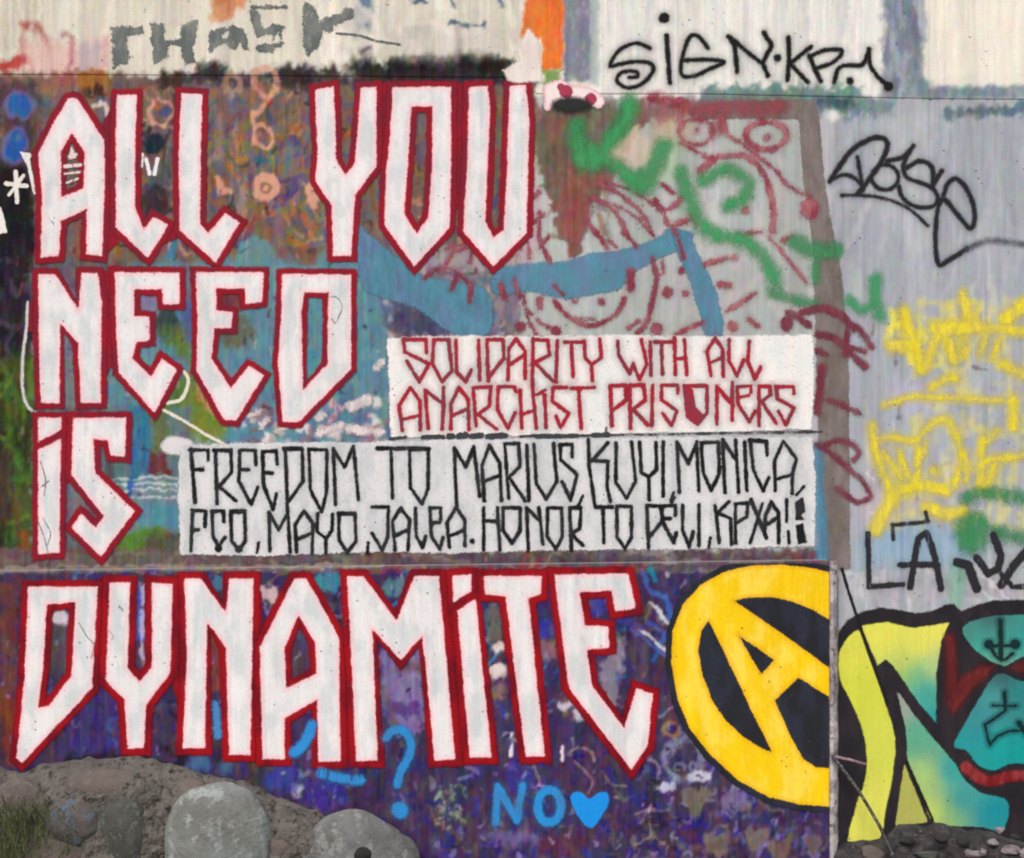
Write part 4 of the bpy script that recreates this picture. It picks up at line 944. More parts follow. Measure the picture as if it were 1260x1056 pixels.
blk_txt = [
    [('s', [(235, 553), (240, 618)], 5.4), ('s', [(233, 554), (256, 554), (256, 566)], 4.6), ('s', [(238, 578), (249, 578)], 5)],
    [('s', [(267, 620), (265, 554), (284, 555), (285, 581), (270, 599), (290, 616)], BW), ('s', [(263, 554), (284, 554)], 5)],
    [('s', [(315, 572), (314, 554), (295, 554), (294, 592), (309, 621), (317, 600)], BW), ('s', [(296, 578), (306, 578)], 5)],
    [('s', [(341, 571), (340, 555), (323, 556), (324, 596), (336, 627), (340, 608)], BW), ('s', [(325, 582), (335, 582)], 5)],
    [('s', [(354, 630), (351, 554)], BW), ('s', [(349, 553), (372, 553), (373, 592), (353, 620)], BW), ('s', [(349, 552), (371, 552)], 5)],
    [('s', [(380, 553), (402, 554), (402, 604), (396, 630), (382, 603), (380, 553)], BW)],
    [('s', [(413, 621), (410, 552), (424, 575), (435, 549), (441, 615)], BW)],
    [('s', [(464, 552), (498, 552)], 5.4), ('s', [(481, 553), (483, 613)], BW)],
    [('s', [(504, 554), (527, 553), (527, 601), (519, 620), (505, 600), (504, 553)], BW), ('s', [(503, 552), (528, 552)], 5.4)],
    [('s', [(562, 624), (559, 551), (573, 575), (583, 550), (590, 611)], BW)],
    [('s', [(596, 616), (593, 573), (602, 548), (615, 570), (617, 616)], BW), ('s', [(594, 593), (615, 585)], BW)],
    [('s', [(626, 613), (621, 546), (638, 546), (640, 574), (626, 587), (646, 616)], BW)],
    [('s', [(648, 548), (651, 616)], BW)],
    [('s', [(657, 547), (660, 595), (672, 614), (685, 593), (681, 546)], BW)],
    [('s', [(704, 562), (704, 547), (689, 547), (690, 566), (710, 584), (702, 616), (692, 593)], BW)],
    [('s', [(717, 610), (712, 622)], 3.6)],
    [('s', [(724, 541), (725, 575), (732, 622)], BW), ('s', [(748, 545), (729, 567), (748, 568), (747, 599), (751, 617)], BW)],
    [('s', [(758, 545), (758, 594), (771, 613), (782, 592), (777, 544)], BW)],
    [('s', [(787, 544), (789, 581), (798, 587), (808, 578), (807, 545)], BW), ('s', [(798, 587), (799, 615)], BW)],
    [('s', [(816, 544), (816, 611)], BW)],
    [('s', [(829, 606), (825, 617)], 3.6)],
    [('s', [(836, 606), (833, 544), (847, 571), (857, 544), (860, 604)], BW)],
    [('s', [(863, 545), (884, 544), (885, 583), (875, 604), (865, 581), (863, 545)], BW)],
    [('s', [(892, 606), (889, 541), (906, 567)], BW), ('s', [(905, 541), (909, 606)], BW)],
    [('s', [(916, 544), (919, 604)], BW)],
    [('s', [(944, 560), (943, 543), (923, 541), (927, 578), (939, 604), (946, 588)], BW), ('s', [(922, 542), (943, 543)], 5)],
    [('s', [(954, 604), (953, 567), (964, 543), (980, 565), (975, 583), (975, 608)], BW), ('s', [(954, 590), (976, 584)], BW)],
    [('s', [(989, 599), (980, 609)], 4)],
    # second line
    [('s', [(237, 628), (235, 678)], BW), ('s', [(236, 628), (253, 629), (252, 648)], BW), ('s', [(237, 652), (244, 652)], 5)],
    [('s', [(275, 642), (275, 629), (261, 629), (262, 660), (269, 672), (277, 661)], BW), ('c', 269, 675, 4.5)],
    [('s', [(284, 630), (301, 630), (302, 666), (294, 677), (285, 666), (284, 630)], BW), ('c', 294, 676, 4.6), ('s', [(284, 629), (301, 629)], 5.4)],
    [('s', [(318, 668), (316, 680)], 3.8)],
    [('s', [(332, 678), (331, 631), (343, 652), (354, 632), (357, 680)], BW)],
    [('s', [(365, 679), (363, 646), (374, 629), (385, 644), (384, 680)], BW), ('s', [(365, 664), (384, 656)], BW)],
    [('s', [(391, 632), (390, 654), (401, 663), (409, 652), (409, 633)], BW), ('s', [(401, 663), (401, 680)], BW)],
    [('s', [(417, 632), (437, 632), (438, 666), (427, 680), (417, 664), (417, 632)], BW), ('s', [(417, 632), (437, 632)], 5.4)],
    [('s', [(453, 668), (452, 680)], 4)],
    [('s', [(458, 624), (478, 624), (477, 662), (470, 677), (458, 656)], BW), ('s', [(458, 624), (478, 624)], 5)],
    [('s', [(486, 677), (483, 642), (493, 625), (504, 640), (502, 677)], BW), ('s', [(485, 660), (502, 652)], 5)],
    [('s', [(511, 625), (512, 660), (520, 674), (524, 660)], BW)],
    [('s', [(542, 640), (542, 625), (529, 625), (531, 660), (541, 676), (545, 662)], BW), ('s', [(531, 643), (541, 643)], 5)],
    [('s', [(553, 673), (550, 644), (561, 624), (572, 640), (572, 672)], BW), ('s', [(552, 660), (572, 652)], 5)],
    [('c', 581, 666, 3.6)],
    [('s', [(595, 625), (595, 677)], BW), ('s', [(612, 625), (615, 677)], BW), ('s', [(596, 641), (613, 642)], 5)],
    [('s', [(619, 625), (640, 625), (640, 653), (630, 668), (619, 653), (619, 625)], 5)],
    [('s', [(650, 677), (648, 625), (664, 641)], BW), ('s', [(663, 625), (668, 670)], BW)],
    [('s', [(674, 625), (691, 625), (692, 660), (684, 676), (673, 660), (674, 625)], 4.6)],
    [('s', [(703, 677), (701, 625), (715, 625), (713, 651), (703, 657), (717, 671)], 4.8)],
    [('s', [(733, 624), (753, 624)], 5.4), ('s', [(742, 624), (743, 668)], BW)],
    [('s', [(759, 623), (777, 623), (777, 661), (769, 675), (759, 661), (759, 623)], 4.8)],
    [('s', [(798, 674), (796, 622), (812, 623), (816, 640), (798, 662)], 5)],
    [('s', [(831, 634), (831, 622), (814, 623), (815, 642), (829, 668), (832, 656)], 5), ('s', [(815, 638), (825, 638)], 5), ('s', [(830, 612), (826, 620)], 4)],
    [('s', [(840, 622), (840, 652), (848, 673), (853, 654)], 4.8)],
    [('s', [(860, 621), (860, 672)], 4.6)],
    [('s', [(874, 662), (872, 674)], 4)],
    [('s', [(880, 622), (885, 668)], 4.6), ('s', [(897, 617), (883, 631), (899, 638), (900, 670)], 4.6)],
    [('s', [(905, 668), (905, 620), (920, 619), (919, 636), (906, 644)], 4.6)],
    [('s', [(924, 615), (943, 662)], 5), ('s', [(938, 620), (923, 668)], 4.4)],
    [('s', [(941, 654), (942, 634), (949, 618), (958, 631), (958, 668)], 5), ('s', [(943, 646), (958, 636)], 5)],
    [('s', [(968, 615), (968, 642)], 4.4), ('s', [(970, 654), (971, 668)], 4.4)],
    [('p', [(978, 618), (988, 612), (991, 630), (986, 634), (991, 640), (979, 640)]), ('p', [(979, 646), (988, 644), (993, 668), (982, 670)])]]
bm = paint((26, 27, 29), 1.2, 0.8, grime=0.4, var=(46, 48, 52), mist=0.07)
for i, ops in enumerate(blk_txt):
    coat('letter', ops, bm, box2, M + (10 + (i % 2)) * ST, 1.4, margin=6)

# ------------------------------------------------------------------ coats on the lower block
DYN = [
    [('p', [(35, 722), (120, 722), (113, 847), (27, 939), (20, 932), (30, 837)]), ('h', [(57, 744), (93, 741), (88, 832), (60, 869), (47, 871), (53, 821)])],
    [('p', [(135, 717), (160, 717), (157, 822), (172, 839), (187, 821), (187, 717), (212, 719), (210, 827), (180, 867), (177, 921), (157, 921), (153, 861), (130, 837), (133, 771)])],
    [('p', [(227, 712), (247, 712), (278, 754), (282, 712), (312, 712), (308, 929), (282, 929), (278, 797), (255, 766), (252, 921), (225, 921), (230, 804)])],
    [('p', [(323, 934), (320, 797), (362, 712), (377, 712), (417, 784), (419, 937), (392, 937), (390, 861), (350, 884), (350, 934)]), ('h', [(367, 757), (388, 791), (390, 829), (352, 847), (350, 797)])],
    [('p', [(427, 709), (447, 709), (488, 764), (510, 709), (540, 709), (560, 934), (535, 936), (520, 782), (493, 812), (458, 774), (465, 936), (438, 936), (433, 821)])],
    [('p', [(557, 709), (580, 707), (580, 728), (558, 741)]), ('p', [(563, 751), (585, 737), (605, 932), (578, 932)])],
    [('p', [(595, 709), (667, 709), (665, 732), (650, 736), (670, 931), (647, 931), (622, 734), (597, 732)])],
    [('p', [(682, 707), (773, 706), (782, 749), (757, 752), (753, 727), (713, 729), (720, 769), (748, 771), (750, 797), (722, 799), (728, 844), (768, 896), (783, 847), (803, 854), (797, 917), (777, 947), (700, 847)])]]
w = coat('painted_word', [('p', [(120, 712), (136, 710), (132, 840), (116, 850)]), ('p', [(212, 708), (228, 706), (230, 920), (210, 830)]), ('p', [(308, 706), (322, 730), (322, 930), (306, 940)]), ('p', [(416, 800), (434, 790), (440, 936), (418, 940)]), ('p', [(540, 703), (560, 703), (580, 940), (558, 944)])],
         red_m2, low_wall, L + ST, 2.2, clip=(-20, 694.5, 1020, 1060), label='large white blackletter word DYNAMITE outlined in red on the lower block')
for lt in DYN: coat('letter_outline', outline(lt, 8.6 + 0.6 * rnd.uniform(-1, 1)), red_m2, w, L + ST, 2.0, clip=(-20, 694.5, 1020, 1060))
for lt in DYN: coat('letter', lt, white_m, w, L + 2 * ST, 2.0, margin=3)
outer = [(1021, 705), (1000, 699), (960, 695), (925, 696), (890, 704), (862, 720), (840, 744), (828, 776), (826, 815), (834, 862), (850, 898), (875, 930), (908, 960), (945, 981), (985, 990), (1021, 993)]
holes = [[(903, 739), (925, 735), (950, 735), (975, 740), (1000, 750), (1021, 764), (1021, 822), (985, 796), (950, 771)], [(872, 764), (890, 800), (918, 860), (950, 926), (937, 921), (915, 907), (893, 887), (876, 862), (865, 832), (859, 801), (863, 776)],
         [(908, 781), (953, 812), (937, 829), (926, 812)], [(983, 834), (1000, 845), (1021, 858), (1021, 946), (1004, 944), (988, 934), (970, 900), (953, 862)]]
em = coat('circle_emblem', [('p', outer)], paint((38, 40, 46), 1.0, 1.0, var=(44, 48, 62), grime=0.8), low_wall, L + ST, 2.4, off=7.5, clip=(-20, 693.5, 1020.5, 1060), label='yellow circled A emblem on a black disc cut by the block corner')
coat('emblem_ring', [('p', outer)] + [('h', h) for h in holes], paint((244, 205, 20), 1.0, 0.9, var=(248, 218, 76), grime=1.0, edge=(236, 178, 20), edge_w=7, edge_f=0.7, speck=0.12), em, L + 2 * ST, 2, clip=(-20, 694.5, 1020.5, 1060))  # paler yellow variation paints gloss streaks into the colour
coat('scratch', [('ss', [(97, 766), (106, 782), (115, 794), (112, 810)], 1.3), ('ss', [(134, 776), (140, 784), (136, 788)], 1.2), ('ss', [(146, 746), (152, 752)], 1.3)], scr, low_wall, L + 4 * ST, 1.1, label='thin pen scratches on the D and Y of DYNAMITE')
BL = (44, 142, 214)
bluem = paint(BL, 2.4, 1.2, var=(60, 128, 190), mist=0.12)
nw = [[('s', [(610, 1013), (612, 967), (636, 1010), (643, 967)], 9.5)], [('e', 676, 992, 14.5, 20, 11)]]
no = coat('blue_heart', [('ps', [(702, 984), (705, 976), (715, 975), (725, 983), (736, 976), (747, 976), (749, 988), (740, 1005), (730, 1018), (721, 1016), (710, 1002)])], paint((30, 146, 232), 1.4, 0.7), low_wall, L + 2 * ST, 1.8, label='bright blue sprayed heart after the letters NO')
nn = coat('blue_lettering', nw[0], bluem, low_wall, L + 2 * ST, 1.8, margin=7, label='blue sprayed letter N below DYNAMITE')
coat('blue_lettering', nw[1], bluem, low_wall, L + 2 * ST, 1.8, margin=7, label='blue sprayed letter O beside the heart')
coat('question_mark', [('ss', [(475, 908), (483, 899), (496, 899), (505, 912), (504, 930), (494, 948), (489, 966)], 10.5), ('c', 492, 997, 10.5)], bluem, low_wall, L + 2 * ST, 1.8, margin=7, label='bright blue sprayed question mark between the legs of the M')
coat('blue_dab', [('ss', [(384, 892), (376, 912), (362, 926)], 13)], paint((50, 140, 214), 2.4, 2), low_wall, L + 2 * ST, 2, label='blue dab between the legs of the A')
coat('blue_dab', [('ss', [(265, 866), (267, 886), (268, 906)], 9)], paint((74, 132, 190), 2.4, 1.6), low_wall, L + 2 * ST, 2, label='pale blue dab between the legs of the N')
coat('blue_dab', [('ss', [(396, 952), (420, 958), (444, 960)], 12)], paint((52, 136, 206), 3.4, 2.2, wear=0.3), low_wall, L + 2 * ST, 2, label='blue dab under the left leg of the M')

# ------------------------------------------------------------------ mural on the right
KB = (38, 36, 42)
mur = [(1029, 1070), (1028, 900), (1028, 800), (1032, 776), (1044, 762), (1060, 753), (1082, 748), (1104, 750), (1126, 755), (1146, 752), (1162, 745), (1174, 743), (1182, 752), (1198, 746), (1222, 739), (1250, 738), (1330, 742), (1400, 790), (1410, 1070)]
mural = coat('mural_letter', [('p', mur)], paint(KB, 1.6, 1.0, var=(48, 42, 48), grime=0.8), main_wall, M + ST, 3.2, label='black-outlined yellow and teal mural lettering right of the block corner', clip=(1027, 700, 1420, 1070))


def grad(stops):
    """blend by distance to coloured points"""
    pts = np.array([s[0] for s in stops], float); cols = np.array([lin(s[1]) for s in stops])

    def f(x, y):
        d2 = (x[:, None] - pts[None, :, 0]) ** 2 + (y[:, None] - pts[None, :, 1]) ** 2
        w = 1 / (d2 + 320) ** 1.9
        w /= w.sum(1, keepdims=True)
        return w @ cols
    return f


YL = (222, 220, 88); TE = (40, 160, 158); TG = (110, 190, 140)
am = paint('attr', 1.2, 0.8, grime=0.8)
coat('mural_field', [('ps', [(1057, 776), (1041, 788), (1032, 808), (1035, 838), (1050, 869), (1063, 905), (1067, 940), (1063, 965), (1054, 990), (1044, 1040), (1080, 1036), (1090, 995), (1099, 950), (1101, 908), (1090, 868), (1080, 839), (1068, 805)])],
     am, mural, M + 2 * ST, 2.2, tint=grad([((1045, 800), (214, 216, 84)), ((1070, 850), (206, 212, 74)), ((1085, 920), (204, 212, 84)), ((1066, 1000), (218, 220, 96))]))
coat('mural_field', [('p', [(1060, 771), (1076, 767), (1093, 766), (1110, 770), (1125, 773), (1145, 770), (1168, 766), (1158, 790), (1152, 829), (1152, 890), (1129, 863), (1099, 819), (1090, 811), (1080, 819), (1070, 796)])],
     am, mural, M + 2 * ST, 2.2, tint=grad([((1090, 785), YL), ((1130, 795), YL), ((1155, 775), (226, 222, 96)), ((1110, 815), (190, 206, 100)), ((1128, 830), (96, 180, 130)), ((1140, 850), TE), ((1150, 885), TE), ((1150, 820), (180, 206, 140))]))
coat('mural_field', [('ps', [(1105, 852), (1125, 880), (1149, 909), (1175, 940), (1186, 958), (1208, 976), (1240, 986), (1234, 1022), (1208, 1018), (1150, 1012), (1136, 980), (1118, 940), (1115, 900), (1108, 870)])],
     am, mural, M + 2 * ST, 2.2, tint=grad([((1110, 865), (150, 160, 150)), ((1130, 905), (90, 168, 140)), ((1140, 960), (170, 200, 120)), ((1150, 1000), (206, 214, 96)), ((1170, 950), TE), ((1180, 985), (22, 146, 156)), ((1220, 1000), (20, 140, 154)), ((1165, 1000), (120, 180, 120))]))
coat('mural_field', [('p', [(1113, 940), (1120, 958), (1142, 1012), (1102, 1016), (1108, 970)])], paint((176, 178, 92), 1.2, 0.8, grime=0.8), mural, M + 3 * ST, 2.2)
coat('mural_line', [('s', [(1116, 938), (1148, 1010)], 3.4), ('ss', [(1036, 700), (1045, 730), (1056, 764), (1068, 800), (1080, 832), (1092, 866)], 3.6)], paint((34, 32, 36), 0.9, 0.6), mural, M + 4 * ST, 1.8)
head = coat('mural_face', [('ps', [(1184, 775), (1193, 766), (1212, 760), (1240, 757), (1290, 760), (1310, 790), (1268, 804), (1245, 815), (1233, 819), (1206, 805), (1192, 790)])], am, mural, M + 2 * ST, 2.2,
            tint=grad([((1190, 775), (70, 130, 124)), ((1210, 790), (60, 160, 148)), ((1240, 770), (66, 146, 140)), ((1255, 790), (48, 156, 150)), ((1232, 812), (110, 170, 150)), ((1225, 762), (60, 90, 92))]))
face2 = coat('mural_face', [('ps', [(1231, 828), (1256, 838), (1310, 850), (1320, 900), (1300, 944), (1262, 940), (1242, 940), (1222, 948), (1202, 940), (1190, 924), (1174, 918), (1184, 896), (1200, 868), (1216, 842)])], am, mural, M + 2 * ST, 2.2,
             tint=grad([((1231, 832), (60, 90, 94)), ((1225, 860), (70, 150, 150)), ((1205, 880), (60, 140, 150)), ((1230, 925), (24, 158, 156)), ((1260, 930), (20, 156, 154)), ((1195, 915), (40, 150, 154)), ((1255, 850), (40, 130, 134))]))
sy = paint((20, 46, 50), 1.8, 0.8, mist=0.3)
coat('mural_symbol', [('s', [(1231, 764), (1232, 812)], 6.5), ('s', [(1216, 795), (1250, 795)], 4), ('c', 1217, 793, 6), ('c', 1249, 793, 6), ('ss', [(1220, 798), (1226, 808), (1236, 812), (1246, 804)], 4)], sy, head, M + 3 * ST, 1.6)
coat('mural_symbol', [('s', [(1236, 852), (1237, 872)], 5), ('s', [(1221, 868), (1251, 869)], 3.2), ('s', [(1238, 874), (1212, 892), (1218, 917), (1226, 907), (1240, 900), (1280, 898)], 3.6), ('s', [(1254, 890), (1262, 902)], 7)], sy, face2, M + 3 * ST, 1.6)
rd = paint((100, 38, 40), 3.6, 1.4, var=(124, 46, 46), mist=0.3, op=0.85)
coat('mural_red_shape', [('p', [(1163, 782), (1174, 780), (1179, 838), (1208, 818), (1224, 821), (1196, 850), (1173, 878), (1165, 866)])], rd, mural, M + 2 * ST, 2)
coat('mural_red_shape', [('p', [(1244, 822), (1262, 812), (1282, 808), (1280, 836)])], rd, mural, M + 2 * ST, 2)
coat('mural_red_shape', [('ss', [(1188, 944), (1206, 958), (1222, 961), (1244, 955), (1280, 956)], 13)], paint((124, 28, 34), 2.2, 1.6, var=(166, 64, 68), op=0.85), mural, M + 3 * ST, 2)

# ------------------------------------------------------------------ bare corner strip of the lower block
def tube(name, pts, r, mat, parent=None, seg=8, wob=0.0):
    pts = [np.array(p, float) for p in pts]
    V, F = [], []
    for i, p in enumerate(pts):
        t = (pts[min(i + 1, len(pts) - 1)] - pts[max(i - 1, 0)]); t /= np.linalg.norm(t)
        a = np.cross(t, (0, 1, 0.01)); a /= np.linalg.norm(a); b = np.cross(t, a)
        rr = r * (1 + wob * rnd.uniform(-1, 1))
        for s in range(seg):
            th = math.tau * s / seg
            V.append(p + rr * (math.cos(th) * a + math.sin(th) * b))
    for i in range(len(pts) - 1):
        for s in range(seg):
            F.append((i * seg + s, i * seg + (s + 1) % seg, (i + 1) * seg + (s + 1) % seg, (i + 1) * seg + s))
    me = bpy.data.meshes.new(name)
    me.from_pydata([tuple(v) for v in V], [], F + [tuple(range(seg))[::-1], tuple((len(pts) - 1) * seg + s for s in range(seg))])
    me.polygons.foreach_set('use_smooth', [True] * len(me.polygons))
    me.materials.append(mat)
    o = link(bpy.data.objects.new(name, me))
    if parent is not None: o.parent = parent
    return o


conc = simple('bare_edge', (206, 200, 198), (150, 144, 150), 14, 0.75, (108, 92, 104), 0.6)
V, F = [], []
ys = np.linspace(690, 1195, 70)
for j, y in enumerate(ys):
    jw = rnd.uniform(-0.6, 0.6) + 0.8 * math.sin(j * 0.7)
    prof = [(1020.4, LOWD - 0.004), (1021.4 + 0.2 * jw, LOWD + 0.003), (1025.6 + jw * 0.5, LOWD + 0.0015), (1029.6 + jw, LOWD - 0.012), (1031.5 + jw * 0.6, 0.004)]
    for x, d in prof: V.append(P(x, y, d))
for j in range(len(ys) - 1):
    for s in range(4):
        a = j * 5 + s; F.append((a, a + 5, a + 6, a + 1))
me = bpy.data.meshes.new('corner_strip'); me.from_pydata(V, [], F); me.materials.append(conc)
strip = link(bpy.data.objects.new('corner_strip', me)); strip.parent = low_wall
strip['label'] = 'chipped pale edge strip down the corner of the lower block'

# ------------------------------------------------------------------ rods
steel = simple('worn_steel', (60, 58, 62), (96, 92, 94), 30, 0.45, (150, 146, 148), 0.4, 0.6)
pinkst = simple('painted_steel', (176, 148, 152), (130, 104, 112), 30, 0.6, (90, 76, 84), 0.4)
r1 = tube('bent_rod', [P(1024, 930, 0.075), P(1040, 950, 0.085), P(1056, 972, 0.10), P(1068, 992, 0.115), P(1082, 1016, 0.13), P(1096, 1046, 0.15), P(1106, 1075, 0.17), P(1112, 1120, 0.19)], 0.0065, steel)
tag(r1, 'long dark bent steel rod slanting down from the block corner to the rubble', 'rod')
r2 = tube('short_rod', [P(1027, 931, 0.07), P(1046, 935, 0.078), P(1066, 941, 0.088)], 0.0055, pinkst)
tag(r2, 'short pinkish rod stub sticking out sideways from the block corner', 'rod')

# ------------------------------------------------------------------ rubble footing, left
def rough_sheet(name, xs, top, bottom, ny, depth_f, mat, parent=None):
    V = []; F = []
    nx = len(xs)
    for j in range(ny):
        t = j / (ny - 1)
        for x in xs:
            y = top(x) + (bottom - top(x)) * t
            V.append(P(x, y, depth_f(x, y, t)))
    for j in range(ny - 1):
        for i in range(nx - 1):
            a = j * nx + i; F.append((a + nx, a + nx + 1, a + 1, a))
    me = bpy.data.meshes.new(name); me.from_pydata(V, [], F)
    me.materials.append(mat)
    o = link(bpy.data.objects.new(name, me)); o.parent = parent
    return o


NA = vnoise(400, 2400, 26, 30, 61); NB = vnoise(400, 2400, 9, 10, 62); NCn = vnoise(400, 2400, 4, 4, 63)


def nn2(A, x, y): return A[int(min(max(y - 860, 0), 399)), int(min(max(x + 560, 0), 2399))]


def left_top(x):
    base = float(np.interp(x, [-500, 0, 25, 60, 95, 130, 185, 215, 250, 300, 350, 400, 430, 460, 500, 560], [944, 944, 950, 938, 933, 931, 931, 942, 952, 962, 982, 1002, 1020, 1040, 1064, 1110]))
    return base + 3.0 * nn2(NB, x, 930)


mortar = simple('old_mortar', (108, 104, 99), (130, 124, 118), 14, 0.95, (64, 60, 56), 1.0, dist=0.02)
foot = link(bpy.data.objects.new('rubble_footing', None)); foot.location = P(200, 1150, 0.06)
tag(foot, 'rough grey-brown rubble footing with rounded stones bulging out under the letters DYN', 'rubble footing')


def child(o, root):
    o.parent = root; o.matrix_parent_inverse = root.matrix_basis.inverted(); return o


bpy.context.view_layer.update()
sh = rough_sheet('mortar_bed', np.arange(-480, 561, 4.0), left_top, 1165, 62,
                 lambda x, y, t: LOWD - 0.004 + 0.10 * min(1, t * 5) ** 0.6 + 0.06 * t + (0.016 * nn2(NA, x, y) + 0.010 * nn2(NB, x, y) + 0.004 * nn2(NCn, x, y)) * min(1, t * 9), mortar)
child(sh, foot)


def stone(name, px, py, d, rx, rz, ry, mat, seed, rot=0.0, rough=0.15, sub=5):
    import bmesh
    bm_ = bmesh.new(); bmesh.ops.create_icosphere(bm_, subdivisions=sub, radius=1.0)
    r = random.Random(seed)
    ph = [(r.uniform(-1, 1), r.uniform(-1, 1), r.uniform(-1, 1), r.uniform(0, 6), r.uniform(1.5, 4.5)) for _ in range(9)]
    ca, sa = math.cos(rot), math.sin(rot)
    for v in bm_.verts:
        c = v.co; n = sum(math.sin((a * c.x + b * c.y + e * c.z) * f + p) for a, b, e, p, f in ph) / 9
        n += 0.35 * sum(math.sin((a * c.y + b * c.z + e * c.x) * f * 3.1 + p) for a, b, e, p, f in ph) / 9
        k_ = 1 + rough * 1.8 * n
        x, y, z = c.x * rx * k_, c.y * ry * k_, c.z * rz * k_
        v.co = (x * ca - z * sa, y, x * sa + z * ca)
    me = bpy.data.meshes.new(name); bm_.to_mesh(me); bm_.free()
    me.polygons.foreach_set('use_smooth', [True] * len(me.polygons)); me.materials.append(mat)
    o = link(bpy.data.objects.new(name, me)); o.location = P(px, py, d)
    return o


st_pale = simple('pale_stone', (130, 138, 134), (110, 112, 108), 6, 0.9, (150, 158, 156), 1.0)
st_grey = simple('grey_stone', (118, 120, 120), (98, 98, 98), 10, 0.9, (138, 140, 138), 1.0)
st_brown = simple('brown_stone', (110, 98, 94), (98, 92, 88), 10, 0.92, (116, 108, 102), 1.0)
st_green = simple('mossy_stone', (84, 86, 80), (66, 68, 64), 12, 0.92, (98, 106, 100), 1.0)
st_blue = simple('bluish_stone', (104, 98, 96), (86, 82, 80), 12, 0.92, (96, 112, 130), 1.0)
K = S
for (px, py, d, rx, rz, ry, m_, sd, rt, lb) in (
        (262, 1052, 0.15, 68 * K, 78 * K, 0.10, st_pale, 1, 0.15, 'large pale green-white rounded stone'),
        (448, 1072, 0.135, 72 * K, 62 * K, 0.09, st_grey, 2, -0.1, 'smooth light grey rounded stone at the right end'),
        (158, 1030, 0.14, 34 * K, 58 * K, 0.07, st_green, 3, 0.25, 'dark greenish upright stone'),
        (88, 1008, 0.14, 36 * K, 30 * K, 0.06, st_blue, 4, -0.2, 'brownish stone with a bluish top'),
        (20, 1000, 0.13, 34 * K, 38 * K, 0.07, st_brown, 5, 0.1, 'grey-brown stone at the left edge'),
        (60, 1062, 0.15, 44 * K, 34 * K, 0.07, st_brown, 6, 0.2, None),
        (140, 968, 0.10, 60 * K, 22 * K, 0.05, st_brown, 7, -0.05, None),
        (350, 1040, 0.12, 26 * K, 30 * K, 0.05, st_brown, 8, 0.3, None),
        (225, 975, 0.10, 34 * K, 18 * K, 0.05, st_brown, 9, 0.1, None),
        (352, 1110, 0.14, 60 * K, 44 * K, 0.09, st_grey, 10, 0.1, None),
        (130, 1110, 0.15, 56 * K, 42 * K, 0.09, st_brown, 11, -0.2, None),
        (-60, 1040, 0.14, 60 * K, 60 * K, 0.09, st_brown, 12, 0.2, None),
        (-180, 1060, 0.14, 66 * K, 60 * K, 0.09, st_grey, 13, 0.2, None)):
    o = stone('stone', px, py, d, rx, rz, ry, m_, sd, rt)
    bpy.context.view_layer.update()
    child(o, foot)
    if lb: o['label'] = lb
hole_m = simple('dark_hollow', (30, 29, 28), (44, 42, 40), 10, 0.95)
o = stone('hollow_lump', 446, 1052, 0.222, 11 * K, 9 * K, 0.012, hole_m, 21, 0.2, 0.12, 3); bpy.context.view_layer.update(); child(o, foot); o['label'] = 'small black lump standing in for a dark hollow in the light grey stone'  # near-black lump stands in for the shade of a hollow

# ------------------------------------------------------------------ broken footing, right
def right_top(x):
    base = float(np.interp(x, [1028, 1045, 1080, 1095, 1105, 1120, 1150, 1180, 1215, 1260, 1400, 1750], [1044, 1036, 1032, 1024, 1014, 1016, 1014, 1018, 1024, 1036, 1044, 1044]))
    return base + 3.4 * nn2(NB, x, 1000)


foot2 = link(bpy.data.objects.new('broken_footing', None)); foot2.location = P(1200, 1150, 0.05)
tag(foot2, 'dark broken concrete footing with pale chips at the foot of the yellow and teal mural', 'rubble footing')
bpy.context.view_layer.update()
dark_mortar = simple('sooty_concrete', (52, 50, 54), (86, 80, 80), 12, 0.95, (42, 42, 46), 1.0, dist=0.014)
sh = rough_sheet('broken_concrete', np.arange(1026, 1750, 3.5), right_top, 1165, 50,
                 lambda x, y, t: 0.004 + 0.07 * min(1, t * 6) ** 0.6 + 0.07 * t + (0.018 * nn2(NA, x, y) + 0.012 * nn2(NB, x, y) + 0.005 * nn2(NCn, x, y)) * min(1, t * 9), dark_mortar)
child(sh, foot2)
def chunk(name, px, py, d, r, mat, seed):
    import bmesh
    q = random.Random(seed); b_ = bmesh.new()
    sx, sy, sz = q.uniform(0.9, 1.5), q.uniform(0.7, 1), q.uniform(0.5, 0.85)
    for _ in range(15):
        v = [q.gauss(0, 1) for _ in range(3)]; n = math.sqrt(sum(a * a for a in v)); rr = r * q.uniform(0.8, 1.1)
        b_.verts.new((v[0] / n * rr * sx, v[1] / n * rr * sy, v[2] / n * rr * sz))
    ret = bmesh.ops.convex_hull(b_, input=b_.verts)
    bmesh.ops.delete(b_, geom=[e for e in ret['geom_interior'] if isinstance(e, bmesh.types.BMVert)], context='VERTS')
    bmesh.ops.bevel(b_, geom=list(b_.edges), offset=r * 0.09, segments=1, affect='EDGES')
    bmesh.ops.subdivide_edges(b_, edges=list(b_.edges), cuts=1, use_grid_fill=True)
    for v in b_.verts: v.co += v.co * q.uniform(-0.035, 0.035)
    me = bpy.data.meshes.new(name); b_.to_mesh(me); b_.free(); me.materials.append(mat)
    o = link(bpy.data.objects.new(name, me)); o.location = P(px, py, d); return o


